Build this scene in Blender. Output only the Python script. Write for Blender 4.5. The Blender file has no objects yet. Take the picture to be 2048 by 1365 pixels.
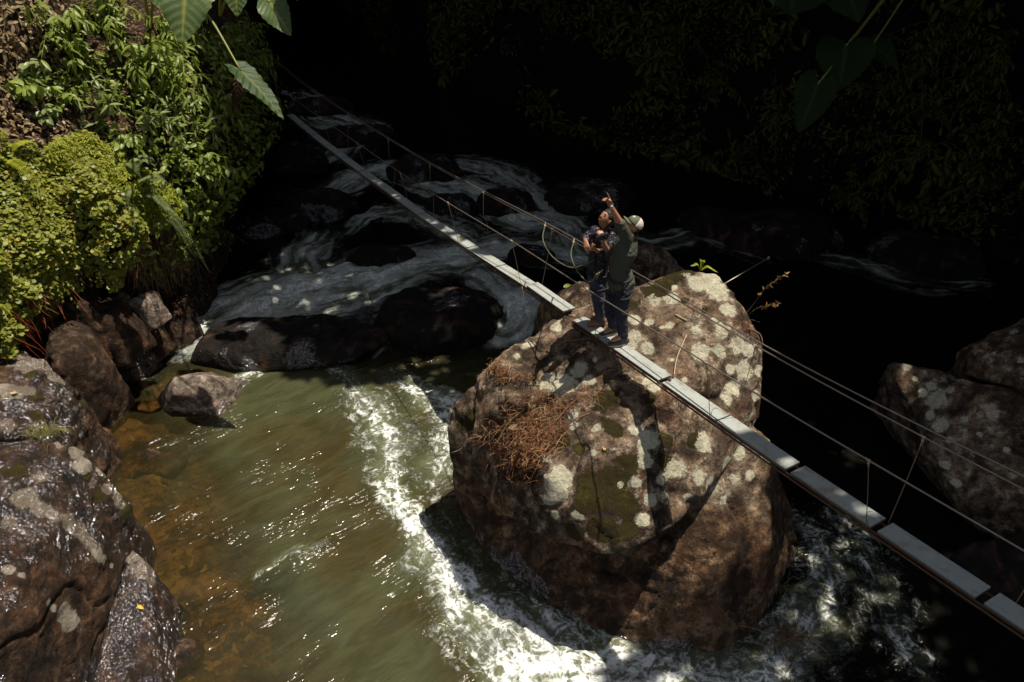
import bpy, bmesh, math, random
import numpy as np
from mathutils import Vector, Matrix
from mathutils.bvhtree import BVHTree

SC = bpy.context.scene
COL = SC.collection
# ------------------------------------------------------------------ camera, sky, sun, exposure
CAM_H, PITCH, FOC = 8.6, math.radians(33.4), 1500.0
cam = bpy.data.objects.new('camera', bpy.data.cameras.new('camera'))
COL.objects.link(cam)
cam.location = (0, 0, CAM_H)
cam.rotation_euler = (math.pi/2 - PITCH, 0, 0)
cam.data.sensor_width = 36.0
cam.data.lens = 36.0*FOC/2048.0
cam.data.clip_start = 0.05
cam.data.clip_end = 400
SC.camera = cam
SUN_EL = math.radians(72.5)
SX, SY = 0.97, 0.24                       # horizontal direction towards the sun
w = bpy.data.worlds.new('World'); SC.world = w; w.use_nodes = True
nt = w.node_tree; nt.nodes.clear()
sky = nt.nodes.new('ShaderNodeTexSky'); sky.sky_type = 'NISHITA'; sky.sun_disc = False
sky.sun_elevation = SUN_EL; sky.sun_rotation = math.atan2(SX, SY)
bg = nt.nodes.new('ShaderNodeBackground'); bg.inputs['Strength'].default_value = 0.08
wo = nt.nodes.new('ShaderNodeOutputWorld')
hs = nt.nodes.new('ShaderNodeHueSaturation'); hs.inputs['Saturation'].default_value = 0.45     # light filtered by leaves and cloud is nearly neutral
nt.links.new(sky.outputs[0], hs.inputs['Color']); nt.links.new(hs.outputs[0], bg.inputs[0]); nt.links.new(bg.outputs[0], wo.inputs[0])
sd = bpy.data.lights.new('sun', 'SUN'); sd.energy = 5.0; sd.angle = math.radians(0.5); sd.color = (1.0, 0.91, 0.77)
sun = bpy.data.objects.new('sun', sd); COL.objects.link(sun)
tosun = Vector((SX*math.cos(SUN_EL), SY*math.cos(SUN_EL), math.sin(SUN_EL))).normalized()
sun.rotation_euler = tosun.to_track_quat('Z', 'Y').to_euler()
sun.location = (4, 2, 30)
SC.view_settings.view_transform = 'Standard'; SC.view_settings.look = 'None'
SC.view_settings.exposure = 0.4; SC.view_settings.gamma = 1.0
SC.cycles.max_bounces = 5; SC.cycles.diffuse_bounces = 2; SC.cycles.glossy_bounces = 2
SC.cycles.transparent_max_bounces = 8; SC.cycles.transmission_bounces = 2
SC.cycles.sample_clamp_indirect = 3.0
SC.cycles.use_denoising = True

rng = np.random.default_rng(7); random.seed(7)
# ------------------------------------------------------------------ helpers
CP, SP = math.cos(PITCH), math.sin(PITCH)
def ray(px, py):
    x = (px-1024)/FOC; u = (682.5-py)/FOC
    return np.array([x, CP+u*SP, -SP+u*CP])
def pz(px, py, z):
    r = ray(px, py); return np.array([0, 0, CAM_H]) + r*(z-CAM_H)/r[2]
def pyy(px, py, y):
    r = ray(px, py); return np.array([0, 0, CAM_H]) + r*y/r[1]
def proj(P):
    P = np.asarray(P, float) - np.array([0, 0, CAM_H])
    d = P[..., 1]*CP - P[..., 2]*SP; u = P[..., 1]*SP + P[..., 2]*CP
    d = np.where(d < 0.05, 0.05, d)
    return np.stack([1024+FOC*P[..., 0]/d, 682.5-FOC*u/d], -1)
def inpoly(pts, poly):
    x, y = pts[:, 0], pts[:, 1]; ins = np.zeros(len(pts), bool); n = len(poly); j = n-1
    for i in range(n):
        xi, yi = poly[i]; xj, yj = poly[j]
        c = ((yi > y) != (yj > y)) & (x < (xj-xi)*(y-yi)/((yj-yi) or 1e-9)+xi)
        ins ^= c; j = i
    return ins
def _hash(ix, iy, iz, seed):
    h = (ix*374761393 + iy*668265263 + iz*2147483647 + seed*1274126177) & 0xffffffff
    h = ((h ^ (h >> 13))*1274126177) & 0xffffffff
    h = ((h ^ (h >> 15))*2246822519) & 0xffffffff
    return ((h ^ (h >> 16)) & 0xffffff)/float(0xffffff)
def noise(P, scale=1.0, seed=0):
    P = np.asarray(P, float)*scale
    i = np.floor(P).astype(np.int64); f = P-i; f = f*f*(3-2*f)
    r = 0
    for a in (0, 1):
        for b in (0, 1):
            for c in (0, 1):
                wgt = (f[:, 0] if a else 1-f[:, 0])*(f[:, 1] if b else 1-f[:, 1])*(f[:, 2] if c else 1-f[:, 2])
                r = r + wgt*_hash(i[:, 0]+a, i[:, 1]+b, i[:, 2]+c, seed)
    return r*2-1
def fbm(P, scale=1.0, octv=4, seed=0, gain=0.5):
    r = 0; a = 1.0
    for o in range(octv):
        r = r + a*noise(P, scale*2.03**o, seed+o*17); a *= gain
    return r
def mesh_from(name, V, F):
    me = bpy.data.meshes.new(name)
    V = np.asarray(V, np.float32)
    if isinstance(F, np.ndarray):
        k = F.shape[1]
        me.vertices.add(len(V)); me.vertices.foreach_set('co', V.ravel())
        me.loops.add(F.size); me.loops.foreach_set('vertex_index', F.astype(np.int32).ravel())
        me.polygons.add(len(F)); me.polygons.foreach_set('loop_start', np.arange(0, F.size, k, dtype=np.int32))
        me.update(calc_edges=True); me.validate()
    else:
        me.from_pydata([tuple(v) for v in V], [], F); me.update()
    return me
def link(name, me, mat=None, parent=None, smooth=True):
    o = bpy.data.objects.new(name, me); COL.objects.link(o)
    if mat is not None: me.materials.clear(); me.materials.append(mat)
    if smooth and len(me.polygons): me.polygons.foreach_set('use_smooth', [True]*len(me.polygons)); me.update()
    if parent is not None:
        o.parent = parent
        if parent.type == 'EMPTY': o.matrix_parent_inverse = Matrix.Translation(-parent.location)
    return o
def attr(me, name, vals):
    a = me.attributes.new(name, 'FLOAT', 'POINT'); a.data.foreach_set('value', np.asarray(vals, np.float32))
def tag(o, label=None, cat=None, group=None, kind=None):
    if label: o['label'] = label
    if cat: o['category'] = cat
    if group: o['group'] = group
    if kind: o['kind'] = kind
    return o
def empty(name, loc, label, cat, group=None):
    o = bpy.data.objects.new(name, None); COL.objects.link(o); o.empty_display_size = 0.1; o.location = [float(v) for v in loc]
    return tag(o, label, cat, group)
def verts_of(me):
    a = np.empty(len(me.vertices)*3, np.float32); me.vertices.foreach_get('co', a); return a.reshape(-1, 3).astype(float)
def set_verts(me, V):
    me.vertices.foreach_set('co', np.asarray(V, np.float32).ravel()); me.update()
def normals_of(me):
    a = np.empty(len(me.vertices)*3, np.float32); me.vertex_normals.foreach_get('vector', a); return a.reshape(-1, 3).astype(float)
def evaluated(me, mods):
    o = bpy.data.objects.new('tmp', me); COL.objects.link(o)
    for typ, kw in mods:
        m = o.modifiers.new(typ, typ)
        for k, v in kw.items(): setattr(m, k, v)
    dg = bpy.context.evaluated_depsgraph_get(); dg.update()
    out = bpy.data.meshes.new_from_object(o.evaluated_get(dg))
    bpy.data.objects.remove(o)
    return out
class MB:
    """collects simple shapes as one mesh"""
    def __init__(s): s.V = []; s.F = []; s.n = 0
    def add(s, V, F):
        s.V.append(np.asarray(V, float)); s.F += [tuple(i+s.n for i in f) for f in F]; s.n += len(V)
    def tube(s, pts, r, k=6, closed=False):
        pts = np.asarray(pts, float); n = len(pts)
        r = np.full(n, r) if np.isscalar(r) else np.asarray(r)
        T = np.gradient(pts, axis=0); T /= np.linalg.norm(T, axis=1)[:, None]+1e-9
        ref = np.array([0, 0, 1.0]) if abs(T[0, 2]) < 0.9 else np.array([1.0, 0, 0])
        V = []
        for i in range(n):
            a = np.cross(T[i], ref); a /= np.linalg.norm(a)+1e-9; b = np.cross(T[i], a)
            for j in range(k):
                t = 2*math.pi*j/k; V.append(pts[i]+r[i]*(math.cos(t)*a+math.sin(t)*b))
        F = []
        for i in range(n-1):
            for j in range(k):
                F.append((i*k+j, i*k+(j+1) % k, (i+1)*k+(j+1) % k, (i+1)*k+j))
        F.append(tuple(range(k))[::-1]); F.append(tuple((n-1)*k+j for j in range(k)))
        s.add(V, F)
    def box(s, c, ax, ay, az, hx, hy, hz, bev=0.0):
        c = np.asarray(c, float); ax, ay, az = [np.asarray(v, float) for v in (ax, ay, az)]
        V = []
        if bev <= 0:
            for sx in (-1, 1):
                for sy in (-1, 1):
                    for sz in (-1, 1): V.append(c+ax*hx*sx+ay*hy*sy+az*hz*sz)
            s.add(V, [(0, 1, 3, 2), (4, 6, 7, 5), (0, 4, 5, 1), (2, 3, 7, 6), (0, 2, 6, 4), (1, 5, 7, 3)])
        else:
            bm = bmesh.new(); bmesh.ops.create_cube(bm, size=2)
            for v in bm.verts: v.co = Vector((v.co.x*hx, v.co.y*hy, v.co.z*hz))
            bmesh.ops.bevel(bm, geom=bm.edges[:], offset=bev, segments=2, affect='EDGES', profile=0.5)
            bm.verts.index_update()
            s.add([c+ax*v.co.x+ay*v.co.y+az*v.co.z for v in bm.verts], [tuple(v.index for v in f.verts) for f in bm.faces]); bm.free()
    def ball(s, c, rx, ry=None, rz=None, seg=8, ring=6, M=None):
        ry = ry or rx; rz = rz or rx; V = []; c = np.asarray(c, float)
        for i in range(ring+1):
            th = math.pi*i/ring
            for j in range(seg):
                ph = 2*math.pi*j/seg; p = np.array([rx*math.sin(th)*math.cos(ph), ry*math.sin(th)*math.sin(ph), rz*math.cos(th)])
                V.append(c+(M@p if M is not None else p))
        F = [(i*seg+j, (i+1)*seg+j, (i+1)*seg+(j+1) % seg, i*seg+(j+1) % seg) for i in range(ring) for j in range(seg)]
        s.add(V, F)
    def mesh(s, name='m'):
        me = bpy.data.meshes.new(name)
        if s.n: me.from_pydata([tuple(v) for v in np.concatenate(s.V)], [], s.F); me.update()
        return me
def crv(pts, n=24):
    """smooth Catmull-Rom through points"""
    P = np.asarray(pts, float); P = np.vstack([2*P[0]-P[1], P, 2*P[-1]-P[-2]]); out = []
    m = len(P)-3
    for t in np.linspace(0, m, n):
        i = min(int(t), m-1); f = t-i; a, b, c, d = P[i:i+4]
        out.append(0.5*((2*b)+(-a+c)*f+(2*a-5*b+4*c-d)*f*f+(-a+3*b-3*c+d)*f**3))
    return np.array(out)
def nrm(v): v = np.asarray(v, float); return v/(np.linalg.norm(v)+1e-12)
def sstep(a, b, x): t = np.clip((x-a)/(b-a), 0, 1); return t*t*(3-2*t)

# ------------------------------------------------------------------ materials
class NT:
    def __init__(s, name):
        s.m = bpy.data.materials.new(name); s.m.use_nodes = True; s.t = s.m.node_tree; s.t.nodes.clear()
        s.out = s.n('ShaderNodeOutputMaterial')
    def n(s, typ, **kw):
        nd = s.t.nodes.new(typ)
        for k, v in kw.items():
            if hasattr(nd, k): setattr(nd, k, v)
        return nd
    def val(s, sock, v):
        if isinstance(v, bpy.types.NodeSocket): s.t.links.new(v, sock)
        elif v is not None:
            if isinstance(v, (tuple, list)) and len(v) == 3 and sock.type == 'RGBA': v = (*v, 1)
            sock.default_value = v
    def attr(s, name): return s.n('ShaderNodeAttribute', attribute_name=name).outputs['Fac']
    def pos(s): return s.n('ShaderNodeNewGeometry').outputs['Position']
    def noise(s, vec, scale, detail=4, rough=0.5, dist=0.0, out='Fac'):
        n = s.n('ShaderNodeTexNoise'); s.val(n.inputs['Vector'], vec)
        n.inputs['Scale'].default_value = scale; n.inputs['Detail'].default_value = detail
        n.inputs['Roughness'].default_value = rough; n.inputs['Distortion'].default_value = dist
        return n.outputs[out]
    def vor(s, vec, scale, feature='F1', out='Distance', rnd=1.0):
        n = s.n('ShaderNodeTexVoronoi', feature=feature); s.val(n.inputs['Vector'], vec); n.inputs['Scale'].default_value = scale
        n.inputs['Randomness'].default_value = rnd
        return n.outputs[out]
    def math(s, op, a, b=None, c=None, clamp=False):
        n = s.n('ShaderNodeMath', operation=op); n.use_clamp = clamp
        s.val(n.inputs[0], a)
        if b is not None: s.val(n.inputs[1], b)
        if c is not None: s.val(n.inputs[2], c)
        return n.outputs[0]
    def ss(s, x, a, b, o0=0.0, o1=1.0):
        n = s.n('ShaderNodeMapRange', interpolation_type='SMOOTHSTEP'); s.val(n.inputs[0], x)
        n.inputs[1].default_value = a; n.inputs[2].default_value = b; n.inputs[3].default_value = o0; n.inputs[4].default_value = o1
        return n.outputs[0]
    def mix(s, f, a, b):
        n = s.n('ShaderNodeMix', data_type='RGBA'); s.val(n.inputs[0], f); s.val(n.inputs[6], a); s.val(n.inputs[7], b); return n.outputs[2]
    def mul(s, a, b):
        n = s.n('ShaderNodeMix', data_type='RGBA', blend_type='MULTIPLY'); n.inputs[0].default_value = 1
        s.val(n.inputs[6], a); s.val(n.inputs[7], b); return n.outputs[2]
    def mapping(s, vec, rot=(0, 0, 0), sc=(1, 1, 1)):
        n = s.n('ShaderNodeMapping'); s.val(n.inputs[0], vec); n.inputs['Rotation'].default_value = rot; n.inputs['Scale'].default_value = sc
        return n.outputs[0]
    def aniso(s, vec, deg, sc):
        return s.mapping(s.mapping(vec, (0, 0, math.radians(-deg))), (0, 0, 0), sc)
    def bump(s, h, strength=0.5, dist=0.02, normal=None):
        n = s.n('ShaderNodeBump'); s.val(n.inputs['Height'], h); s.val(n.inputs['Strength'], strength); n.inputs['Distance'].default_value = dist
        if normal is not None: s.val(n.inputs['Normal'], normal)
        return n.outputs[0]
    def bsdf(s, col, rough=0.7, spec=0.5, normal=None, metal=0.0, **kw):
        n = s.n('ShaderNodeBsdfPrincipled'); s.val(n.inputs['Base Color'], col); s.val(n.inputs['Roughness'], rough)
        s.val(n.inputs['Specular IOR Level'], spec); s.val(n.inputs['Metallic'], metal)
        if normal is not None: s.val(n.inputs['Normal'], normal)
        for k, v in kw.items(): s.val(n.inputs[k.replace('_', ' ')], v)
        return n.outputs[0]
    def finish(s, sh): s.val(s.out.inputs[0], sh); return s.m

def simple(name, col, rough=0.6, metal=0.0, var=0.25, scale=20, bump=0.2, dist=0.004, spec=0.5):
    t = NT(name); p = t.pos(); n1 = t.noise(p, scale, 5, 0.6)
    c = t.mix(n1, tuple(v*(1-var) for v in col), tuple(min(1, v*(1+var)) for v in col))
    return t.finish(t.bsdf(c, rough, spec, t.bump(t.noise(p, scale*3, 5), bump, dist), metal))

def rock_mat(name, dark=(0.026, 0.015, 0.008), mid=(0.145, 0.103, 0.070), light=(0.37, 0.30, 0.22),
             licol=(0.58, 0.54, 0.40), mosscol=(0.052, 0.040, 0.006), halo_k=0.42):
    t = NT(name); p = t.pos()
    lich, moss, wet = t.attr('lichen'), t.attr('moss'), t.attr('wet')
    big = t.noise(p, 0.9, 8, 0.6, 0.4); med = t.noise(p, 5.5, 8, 0.65); fine = t.noise(p, 38, 6, 0.7); grit = t.noise(p, 130, 4, 0.7)
    base = t.mix(t.ss(big, 0.34, 0.62), dark, mid)
    base = t.mix(t.ss(t.math('MULTIPLY_ADD', med, 0.7, t.math('MULTIPLY', fine, 0.3)), 0.46, 0.66), base, light)
    base = t.mix(t.attr('stain_shade'), base, t.mul(base, (0.62, 0.50, 0.40)))  # brown waterline staining and painted shade share this darkening
    # thin grey crust and rusty staining
    rust = t.ss(t.noise(t.mapping(p, (0, 0, 0.4), (1, 1, 0.55)), 2.3, 6, 0.6, 0.8), 0.5, 0.68)
    base = t.mix(t.math('MULTIPLY', rust, 0.42), base, (0.15, 0.068, 0.036))
    base = t.mul(base, t.mix(t.ss(t.noise(p, 2.6, 6, 0.62, 0.6), 0.40, 0.60), (0.42, 0.38, 0.35), (1.45, 1.4, 1.35)))
    base = t.mul(base, t.mix(grit, (0.72, 0.72, 0.72), (1.25, 1.25, 1.25)))
    blot = t.ss(t.noise(p, 9, 5, 0.7), 0.40, 0.52)
    base = t.mix(t.math('MULTIPLY', t.math('SUBTRACT', 1.0, blot), 0.62), base, (0.014, 0.010, 0.007))
    # lichen crusts: ragged edges, mottled inside
    edge = t.math('ADD', t.math('MULTIPLY', t.math('SUBTRACT', t.noise(p, 8, 8, 0.75), 0.5), 2.0), lich)
    halo = t.math('MULTIPLY', t.ss(edge, 0.12, 0.5), halo_k)
    base = t.mix(halo, base, (0.25, 0.215, 0.165))
    edge = t.math('ADD', edge, t.math('MULTIPLY', t.math('SUBTRACT', fine, 0.5), 0.55))
    lm = t.ss(edge, 0.46, 0.60)
    holes = t.ss(t.noise(p, 42, 4, 0.7), 0.34, 0.42)
    lm = t.math('MULTIPLY', lm, t.math('MAXIMUM', holes, t.ss(lich, 0.8, 1.0)))
    lc = t.mix(t.ss(t.noise(p, 24, 6, 0.7), 0.35, 0.62), tuple(v*0.66 for v in licol), licol)
    lc = t.mix(t.math('MULTIPLY', t.ss(t.noise(p, 3.2, 4, 0.6), 0.42, 0.6), 0.55), lc, (0.33, 0.32, 0.24))
    lc = t.mul(lc, t.mix(grit, (0.75, 0.75, 0.75), (1.15, 1.15, 1.15)))
    col = t.mix(lm, base, lc)
    # moss
    me = t.math('ADD', t.math('MULTIPLY', t.math('SUBTRACT', t.noise(p, 4.5, 9, 0.78), 0.5), 2.3), moss)
    mm = t.ss(me, 0.45, 0.62)
    mc = t.mix(t.noise(p, 60, 4, 0.7), tuple(v*0.35 for v in mosscol), tuple(v*1.7 for v in mosscol))
    mc = t.mix(t.ss(t.noise(p, 6.5, 7, 0.7), 0.50, 0.66), mc, (0.105, 0.088, 0.008))
    mc = t.mix(t.ss(t.noise(p, 16, 5, 0.7), 0.54, 0.62), mc, (0.06, 0.032, 0.014))
    mc = t.mix(t.ss(t.noise(p, 210, 2), 0.35, 0.7), t.mul(mc, (0.3, 0.3, 0.3)), mc)
    mm = t.math('MULTIPLY', mm, t.math('SUBTRACT', 1.0, t.math('MULTIPLY', lm, 0.8)))
    col = t.mix(mm, col, mc)
    wm = t.math('MULTIPLY', t.ss(t.math('ADD', wet, t.math('MULTIPLY', t.math('SUBTRACT', t.noise(p, 4.0, 6, 0.65), 0.5), 1.1)), 0.42, 0.56), t.math('SUBTRACT', 1.0, mm))
    col = t.mix(wm, col, t.mul(col, (0.55, 0.50, 0.46)))
    rough = t.math('SUBTRACT', 0.9, t.math('MULTIPLY', wm, 0.3))
    h = t.math('ADD', t.math('MULTIPLY', med, 1.6), t.math('MULTIPLY', fine, t.math('MULTIPLY_ADD', wm, 0.1, 0.35)))
    h = t.math('ADD', h, t.math('MULTIPLY', grit, 0.10)); h = t.math('ADD', h, t.math('MULTIPLY', lm, 0.05))
    h = t.math('ADD', h, t.math('MULTIPLY', t.math('MULTIPLY', mm, t.noise(p, 90, 4, 0.8)), 0.55))
    spec = 0.25
    cn = t.bump(t.math('ADD', t.noise(p, 7, 3, 0.5), t.math('MULTIPLY', t.noise(p, 20, 2, 0.55), 0.5)), 1.0, 0.16)
    gz = t.n('ShaderNodeBsdfGlossy'); gz.inputs['Roughness'].default_value = 0.16; gz.inputs['Color'].default_value = (0.95, 0.93, 1.0, 1); t.val(gz.inputs['Normal'], cn)
    cw = t.math('MULTIPLY', t.math('MULTIPLY', wm, t.ss(t.noise(p, 1.9, 5, 0.65), 0.37, 0.52)), 0.17)
    mx = t.n('ShaderNodeMixShader'); t.val(mx.inputs[0], cw); t.val(mx.inputs[1], t.bsdf(col, rough, spec, t.bump(h, 0.9, 0.06))); t.val(mx.inputs[2], gz.outputs[0])
    return t.finish(mx.outputs[0])

def leaf_mat(name, c1, c2, rough=0.45, trans=0.35, scale=3.0, c3=None, spec=0.35, vcol=(0.26, 0.27, 0.05)):
    t = NT(name); p = t.pos(); isl = t.n('ShaderNodeNewGeometry').outputs['Random Per Island']
    c = t.mix(isl, c1, c2)
    if c3: c = t.mix(t.ss(isl, 0.86, 0.93), c, c3)
    c = t.mul(c, t.mix(t.noise(p, scale, 3), (0.6, 0.65, 0.6), (1.35, 1.3, 1.2)))
    vein = t.attr('vein'); c = t.mix(vein, c, vcol)
    a = t.bsdf(c, rough, spec, t.bump(t.noise(p, 60, 3), 0.25, 0.004))
    tr = t.n('ShaderNodeBsdfTranslucent'); t.val(tr.inputs[0], t.mul(c, (1.5, 1.6, 0.6)))
    mx = t.n('ShaderNodeMixShader'); mx.inputs[0].default_value = trans
    t.val(mx.inputs[1], a); t.val(mx.inputs[2], tr.outputs[0])
    return t.finish(mx.outputs[0])

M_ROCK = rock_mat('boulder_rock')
M_WET = rock_mat('wet_rock', dark=(0.010, 0.006, 0.0035), mid=(0.042, 0.023, 0.011), light=(0.105, 0.072, 0.048), licol=(0.28, 0.235, 0.19), halo_k=0.08)
M_GREY = rock_mat('grey_rock', dark=(0.09, 0.072, 0.058), mid=(0.24, 0.20, 0.17), light=(0.40, 0.35, 0.31), licol=(0.4, 0.37, 0.33))
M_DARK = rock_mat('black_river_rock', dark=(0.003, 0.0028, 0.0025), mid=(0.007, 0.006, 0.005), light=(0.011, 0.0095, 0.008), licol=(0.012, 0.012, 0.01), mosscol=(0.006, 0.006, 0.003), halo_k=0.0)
M_LEAF = leaf_mat('shrub_leaf', (0.12, 0.18, 0.028), (0.21, 0.27, 0.05), 0.42, 0.3, 2.5)
M_LEAFB = leaf_mat('bluish_leaf', (0.12, 0.17, 0.065), (0.18, 0.23, 0.085), 0.38, 0.25, 2.5)
M_COVER = leaf_mat('round_leaf', (0.15, 0.18, 0.028), (0.29, 0.30, 0.055), 0.45, 0.3, 3.0, c3=(0.22, 0.16, 0.01))
M_FERN = leaf_mat('fern_leaf', (0.20, 0.24, 0.018), (0.36, 0.36, 0.03), 0.55, 0.35, 3.0)
M_FERNP = leaf_mat('pale_fern_leaf', (0.12, 0.16, 0.06), (0.17, 0.20, 0.09), 0.5, 0.3, 3.0)
M_TARO = leaf_mat('elephant_ear_leaf', (0.065, 0.115, 0.03), (0.085, 0.13, 0.038), 0.5, 0.3, 3.0, spec=0.5)
M_DLEAF = leaf_mat('shade_leaf', (0.0008, 0.0016, 0.0006), (0.0045, 0.008, 0.002), 0.55, 0.1, 1.5, c3=(0.04, 0.04, 0.008), spec=0.08)  # leaf colour lowered to carry the right bank's deep shade
M_CAN = simple('canopy_leaf', (0.010, 0.018, 0.005), 0.7, spec=0.1)
M_STEM = simple('green_stem', (0.16, 0.17, 0.03), 0.5)
M_RED = simple('red_runner', (0.22, 0.045, 0.015), 0.5)
M_TWIG = simple('brown_twig', (0.13, 0.075, 0.035), 0.8, var=0.5)
M_BARK = simple('bark', (0.035, 0.022, 0.014), 0.9, var=0.5, bump=0.8, dist=0.03)
M_STRAWS = leaf_mat('dry_straw', (0.11, 0.042, 0.02), (0.36, 0.17, 0.085), 0.7, 0.05, 8.0, c3=(0.42, 0.29, 0.15))
M_DRYLEAF = simple('dry_leaf', (0.40, 0.24, 0.07), 0.6, var=0.3)
M_YLEAF = simple('yellow_leaf', (0.62, 0.36, 0.03), 0.5, var=0.2)
M_OLEAF = simple('orange_leaf', (0.5, 0.17, 0.02), 0.5, var=0.2)
M_STEEL = simple('galvanised_cable', (0.30, 0.25, 0.21), 0.42, 0.75, var=0.25)
M_RUSTY = simple('rusty_steel', (0.10, 0.048, 0.024), 0.75, 0.2, var=0.5)
M_CORD = simple('tan_cord', (0.20, 0.14, 0.075), 0.8)
M_ROPE = simple('green_rope', (0.10, 0.105, 0.055), 0.7)
M_KNOT = simple('pale_rope_knot', (0.36, 0.27, 0.20), 0.8)
M_SKIN = simple('skin', (0.36, 0.17, 0.095), 0.5, var=0.12, bump=0.05)
M_SKIN2 = simple('tan_skin', (0.30, 0.135, 0.07), 0.5, var=0.12, bump=0.05)
M_BLACK = simple('black_fabric', (0.012, 0.012, 0.014), 0.8, var=0.3)
M_OLIVE = simple('olive_shirt', (0.047, 0.050, 0.033), 0.8, var=0.2, scale=8, bump=0.5, dist=0.01)
M_NAVY = simple('navy_jeans', (0.018, 0.019, 0.034), 0.85, var=0.4, scale=18)
M_JEAN = simple('blue_jeans', (0.035, 0.038, 0.065), 0.85, var=0.4, scale=18)
M_HAIR = simple('dark_hair', (0.014, 0.009, 0.006), 0.6)
M_CAPG = simple('olive_cap', (0.095, 0.10, 0.062), 0.8)
M_CAPW = simple('white_mesh', (0.55, 0.50, 0.43), 0.85)
M_SHOE = simple('dark_shoe', (0.045, 0.038, 0.032), 0.7)
M_SHOEB = simple('brown_shoe', (0.20, 0.10, 0.05), 0.7)
M_SOLE = simple('pale_sole', (0.45, 0.42, 0.38), 0.7)
M_METAL = simple('bright_metal', (0.6, 0.6, 0.6), 0.3, 0.9)
M_LIP = simple('lips', (0.28, 0.09, 0.06), 0.5)
M_EYE = simple('eye_dark', (0.02, 0.012, 0.01), 0.3)

def plank_mat():
    t = NT('grey_deck_board'); p = t.pos()
    n = t.noise(p, 3, 6, 0.6); g = t.noise(p, 160, 3, 0.8); st = t.noise(t.aniso(p, -61.3, (1.2, 14, 14)), 2.5, 5, 0.6)
    c = t.mix(t.math('MULTIPLY_ADD', n, 0.5, t.math('MULTIPLY', st, 0.5)), (0.255, 0.285, 0.27), (0.42, 0.44, 0.415))
    c = t.mix(t.ss(t.noise(p, 5, 6, 0.75), 0.50, 0.70), c, (0.24, 0.22, 0.175)); c = t.mul(c, t.mix(t.ss(t.noise(t.aniso(p, -61.3, (1, 5, 1)), 3.4, 6, 0.7), 0.56, 0.66), (1, 1, 1), (0.66, 0.63, 0.58)))
    c = t.mul(c, t.mix(g, (0.72, 0.72, 0.72), (1.2, 1.2, 1.2)))
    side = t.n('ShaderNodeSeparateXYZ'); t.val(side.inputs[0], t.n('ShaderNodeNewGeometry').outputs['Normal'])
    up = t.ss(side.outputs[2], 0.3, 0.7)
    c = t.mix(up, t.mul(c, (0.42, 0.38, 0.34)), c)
    return t.finish(t.bsdf(c, 0.62, 0.4, t.bump(g, 0.25, 0.003)))
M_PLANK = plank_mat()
def floral_mat():
    t = NT('dark_floral_shirt'); p = t.pos()
    v = t.vor(p, 28, 'F1', 'Distance'); c = t.mix(t.ss(v, 0.25, 0.33), (0.30, 0.27, 0.33), (0.016, 0.016, 0.028))
    v2 = t.noise(p, 16, 4, 0.7); c = t.mix(t.ss(v2, 0.50, 0.56), (0.018, 0.018, 0.03), c)
    c = t.mix(t.ss(t.noise(p, 30, 3), 0.64, 0.68), c, (0.22, 0.05, 0.06))
    return t.finish(t.bsdf(c, 0.75, 0.3, t.bump(t.noise(p, 14, 4), 0.5, 0.01)))
M_FLORAL = floral_mat()

# ------------------------------------------------------------------ setting: banks, bed, water
def polyline_pts(P, step):
    P = np.asarray(P, float); seg = np.linalg.norm(np.diff(P, axis=0), axis=1); L = np.concatenate([[0], np.cumsum(seg)])
    s = np.arange(0, L[-1], step); return np.stack([np.interp(s, L, P[:, i]) for i in range(P.shape[1])], 1)
def wall(name, path, side, hs, offs, step, amp, mat, seed):
    C = crv(path, 60); C = polyline_pts(C, step); n = len(C)
    T = np.gradient(C, axis=0); T /= np.linalg.norm(T, axis=1)[:, None]
    Nn = np.stack([T[:, 1], -T[:, 0]], 1)*side            # away from the river
    H = np.concatenate([np.arange(hs[0], 6, 0.12), np.arange(6, hs[-1]+.01, 0.35)])
    O = np.interp(H, hs, offs); m = len(H)
    V = np.zeros((n, m, 3))
    V[:, :, 0] = C[:, None, 0]+Nn[:, None, 0]*O[None]; V[:, :, 1] = C[:, None, 1]+Nn[:, None, 1]*O[None]; V[:, :, 2] = H[None]
    V = V.reshape(-1, 3)
    D = fbm(V, 0.55, 5, seed, 0.5)*amp; nn = np.repeat(Nn, m, 0)
    V[:, 0] += nn[:, 0]*D; V[:, 1] += nn[:, 1]*D; V[:, 2] += fbm(V, 0.8, 3, seed+5)*0.15
    i, j = np.meshgrid(np.arange(n-1), np.arange(m-1), indexing='ij'); a = (i*m+j).ravel()
    F = np.stack([a, a+1, a+m+1, a+m], 1)
    if side > 0: F = F[:, ::-1]
    o = link(name, mesh_from(name, V, F), mat); o['kind'] = 'structure'
    return o
def soil_mat(name, dark, light, mosscol):
    t = NT(name); p = t.pos()
    n1 = t.noise(p, 2.2, 8, 0.7); n2 = t.noise(p, 22, 6, 0.7)
    lit = t.vor(p, 26, 'F1', 'Color'); sep = t.n('ShaderNodeSeparateColor'); t.val(sep.inputs[0], lit)
    c = t.mix(t.ss(n1, 0.35, 0.65), dark, light); c = t.mul(c, t.mix(n2, (0.45, 0.45, 0.45), (1.5, 1.5, 1.5)))
    c = t.mix(t.ss(sep.outputs[0], 0.72, 0.78), c, tuple(min(1, v*2.6) for v in light))
    c = t.mix(t.ss(t.noise(p, 1.3, 7, 0.7), 0.5, 0.62), c, mosscol)
    h = t.math('ADD', n2, t.math('MULTIPLY', t.vor(p, 26), -0.8))
    return t.finish(t.bsdf(c, 0.9, 0.2, t.bump(h, 1.0, 0.08)))
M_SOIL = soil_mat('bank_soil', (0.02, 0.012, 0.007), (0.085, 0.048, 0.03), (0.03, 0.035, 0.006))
M_SOILD = soil_mat('shaded_bank_soil', (0.0015, 0.0012, 0.001), (0.004, 0.003, 0.002), (0.003, 0.004, 0.0015))  # bank soil with the shade of the far banks put into its colour
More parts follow.
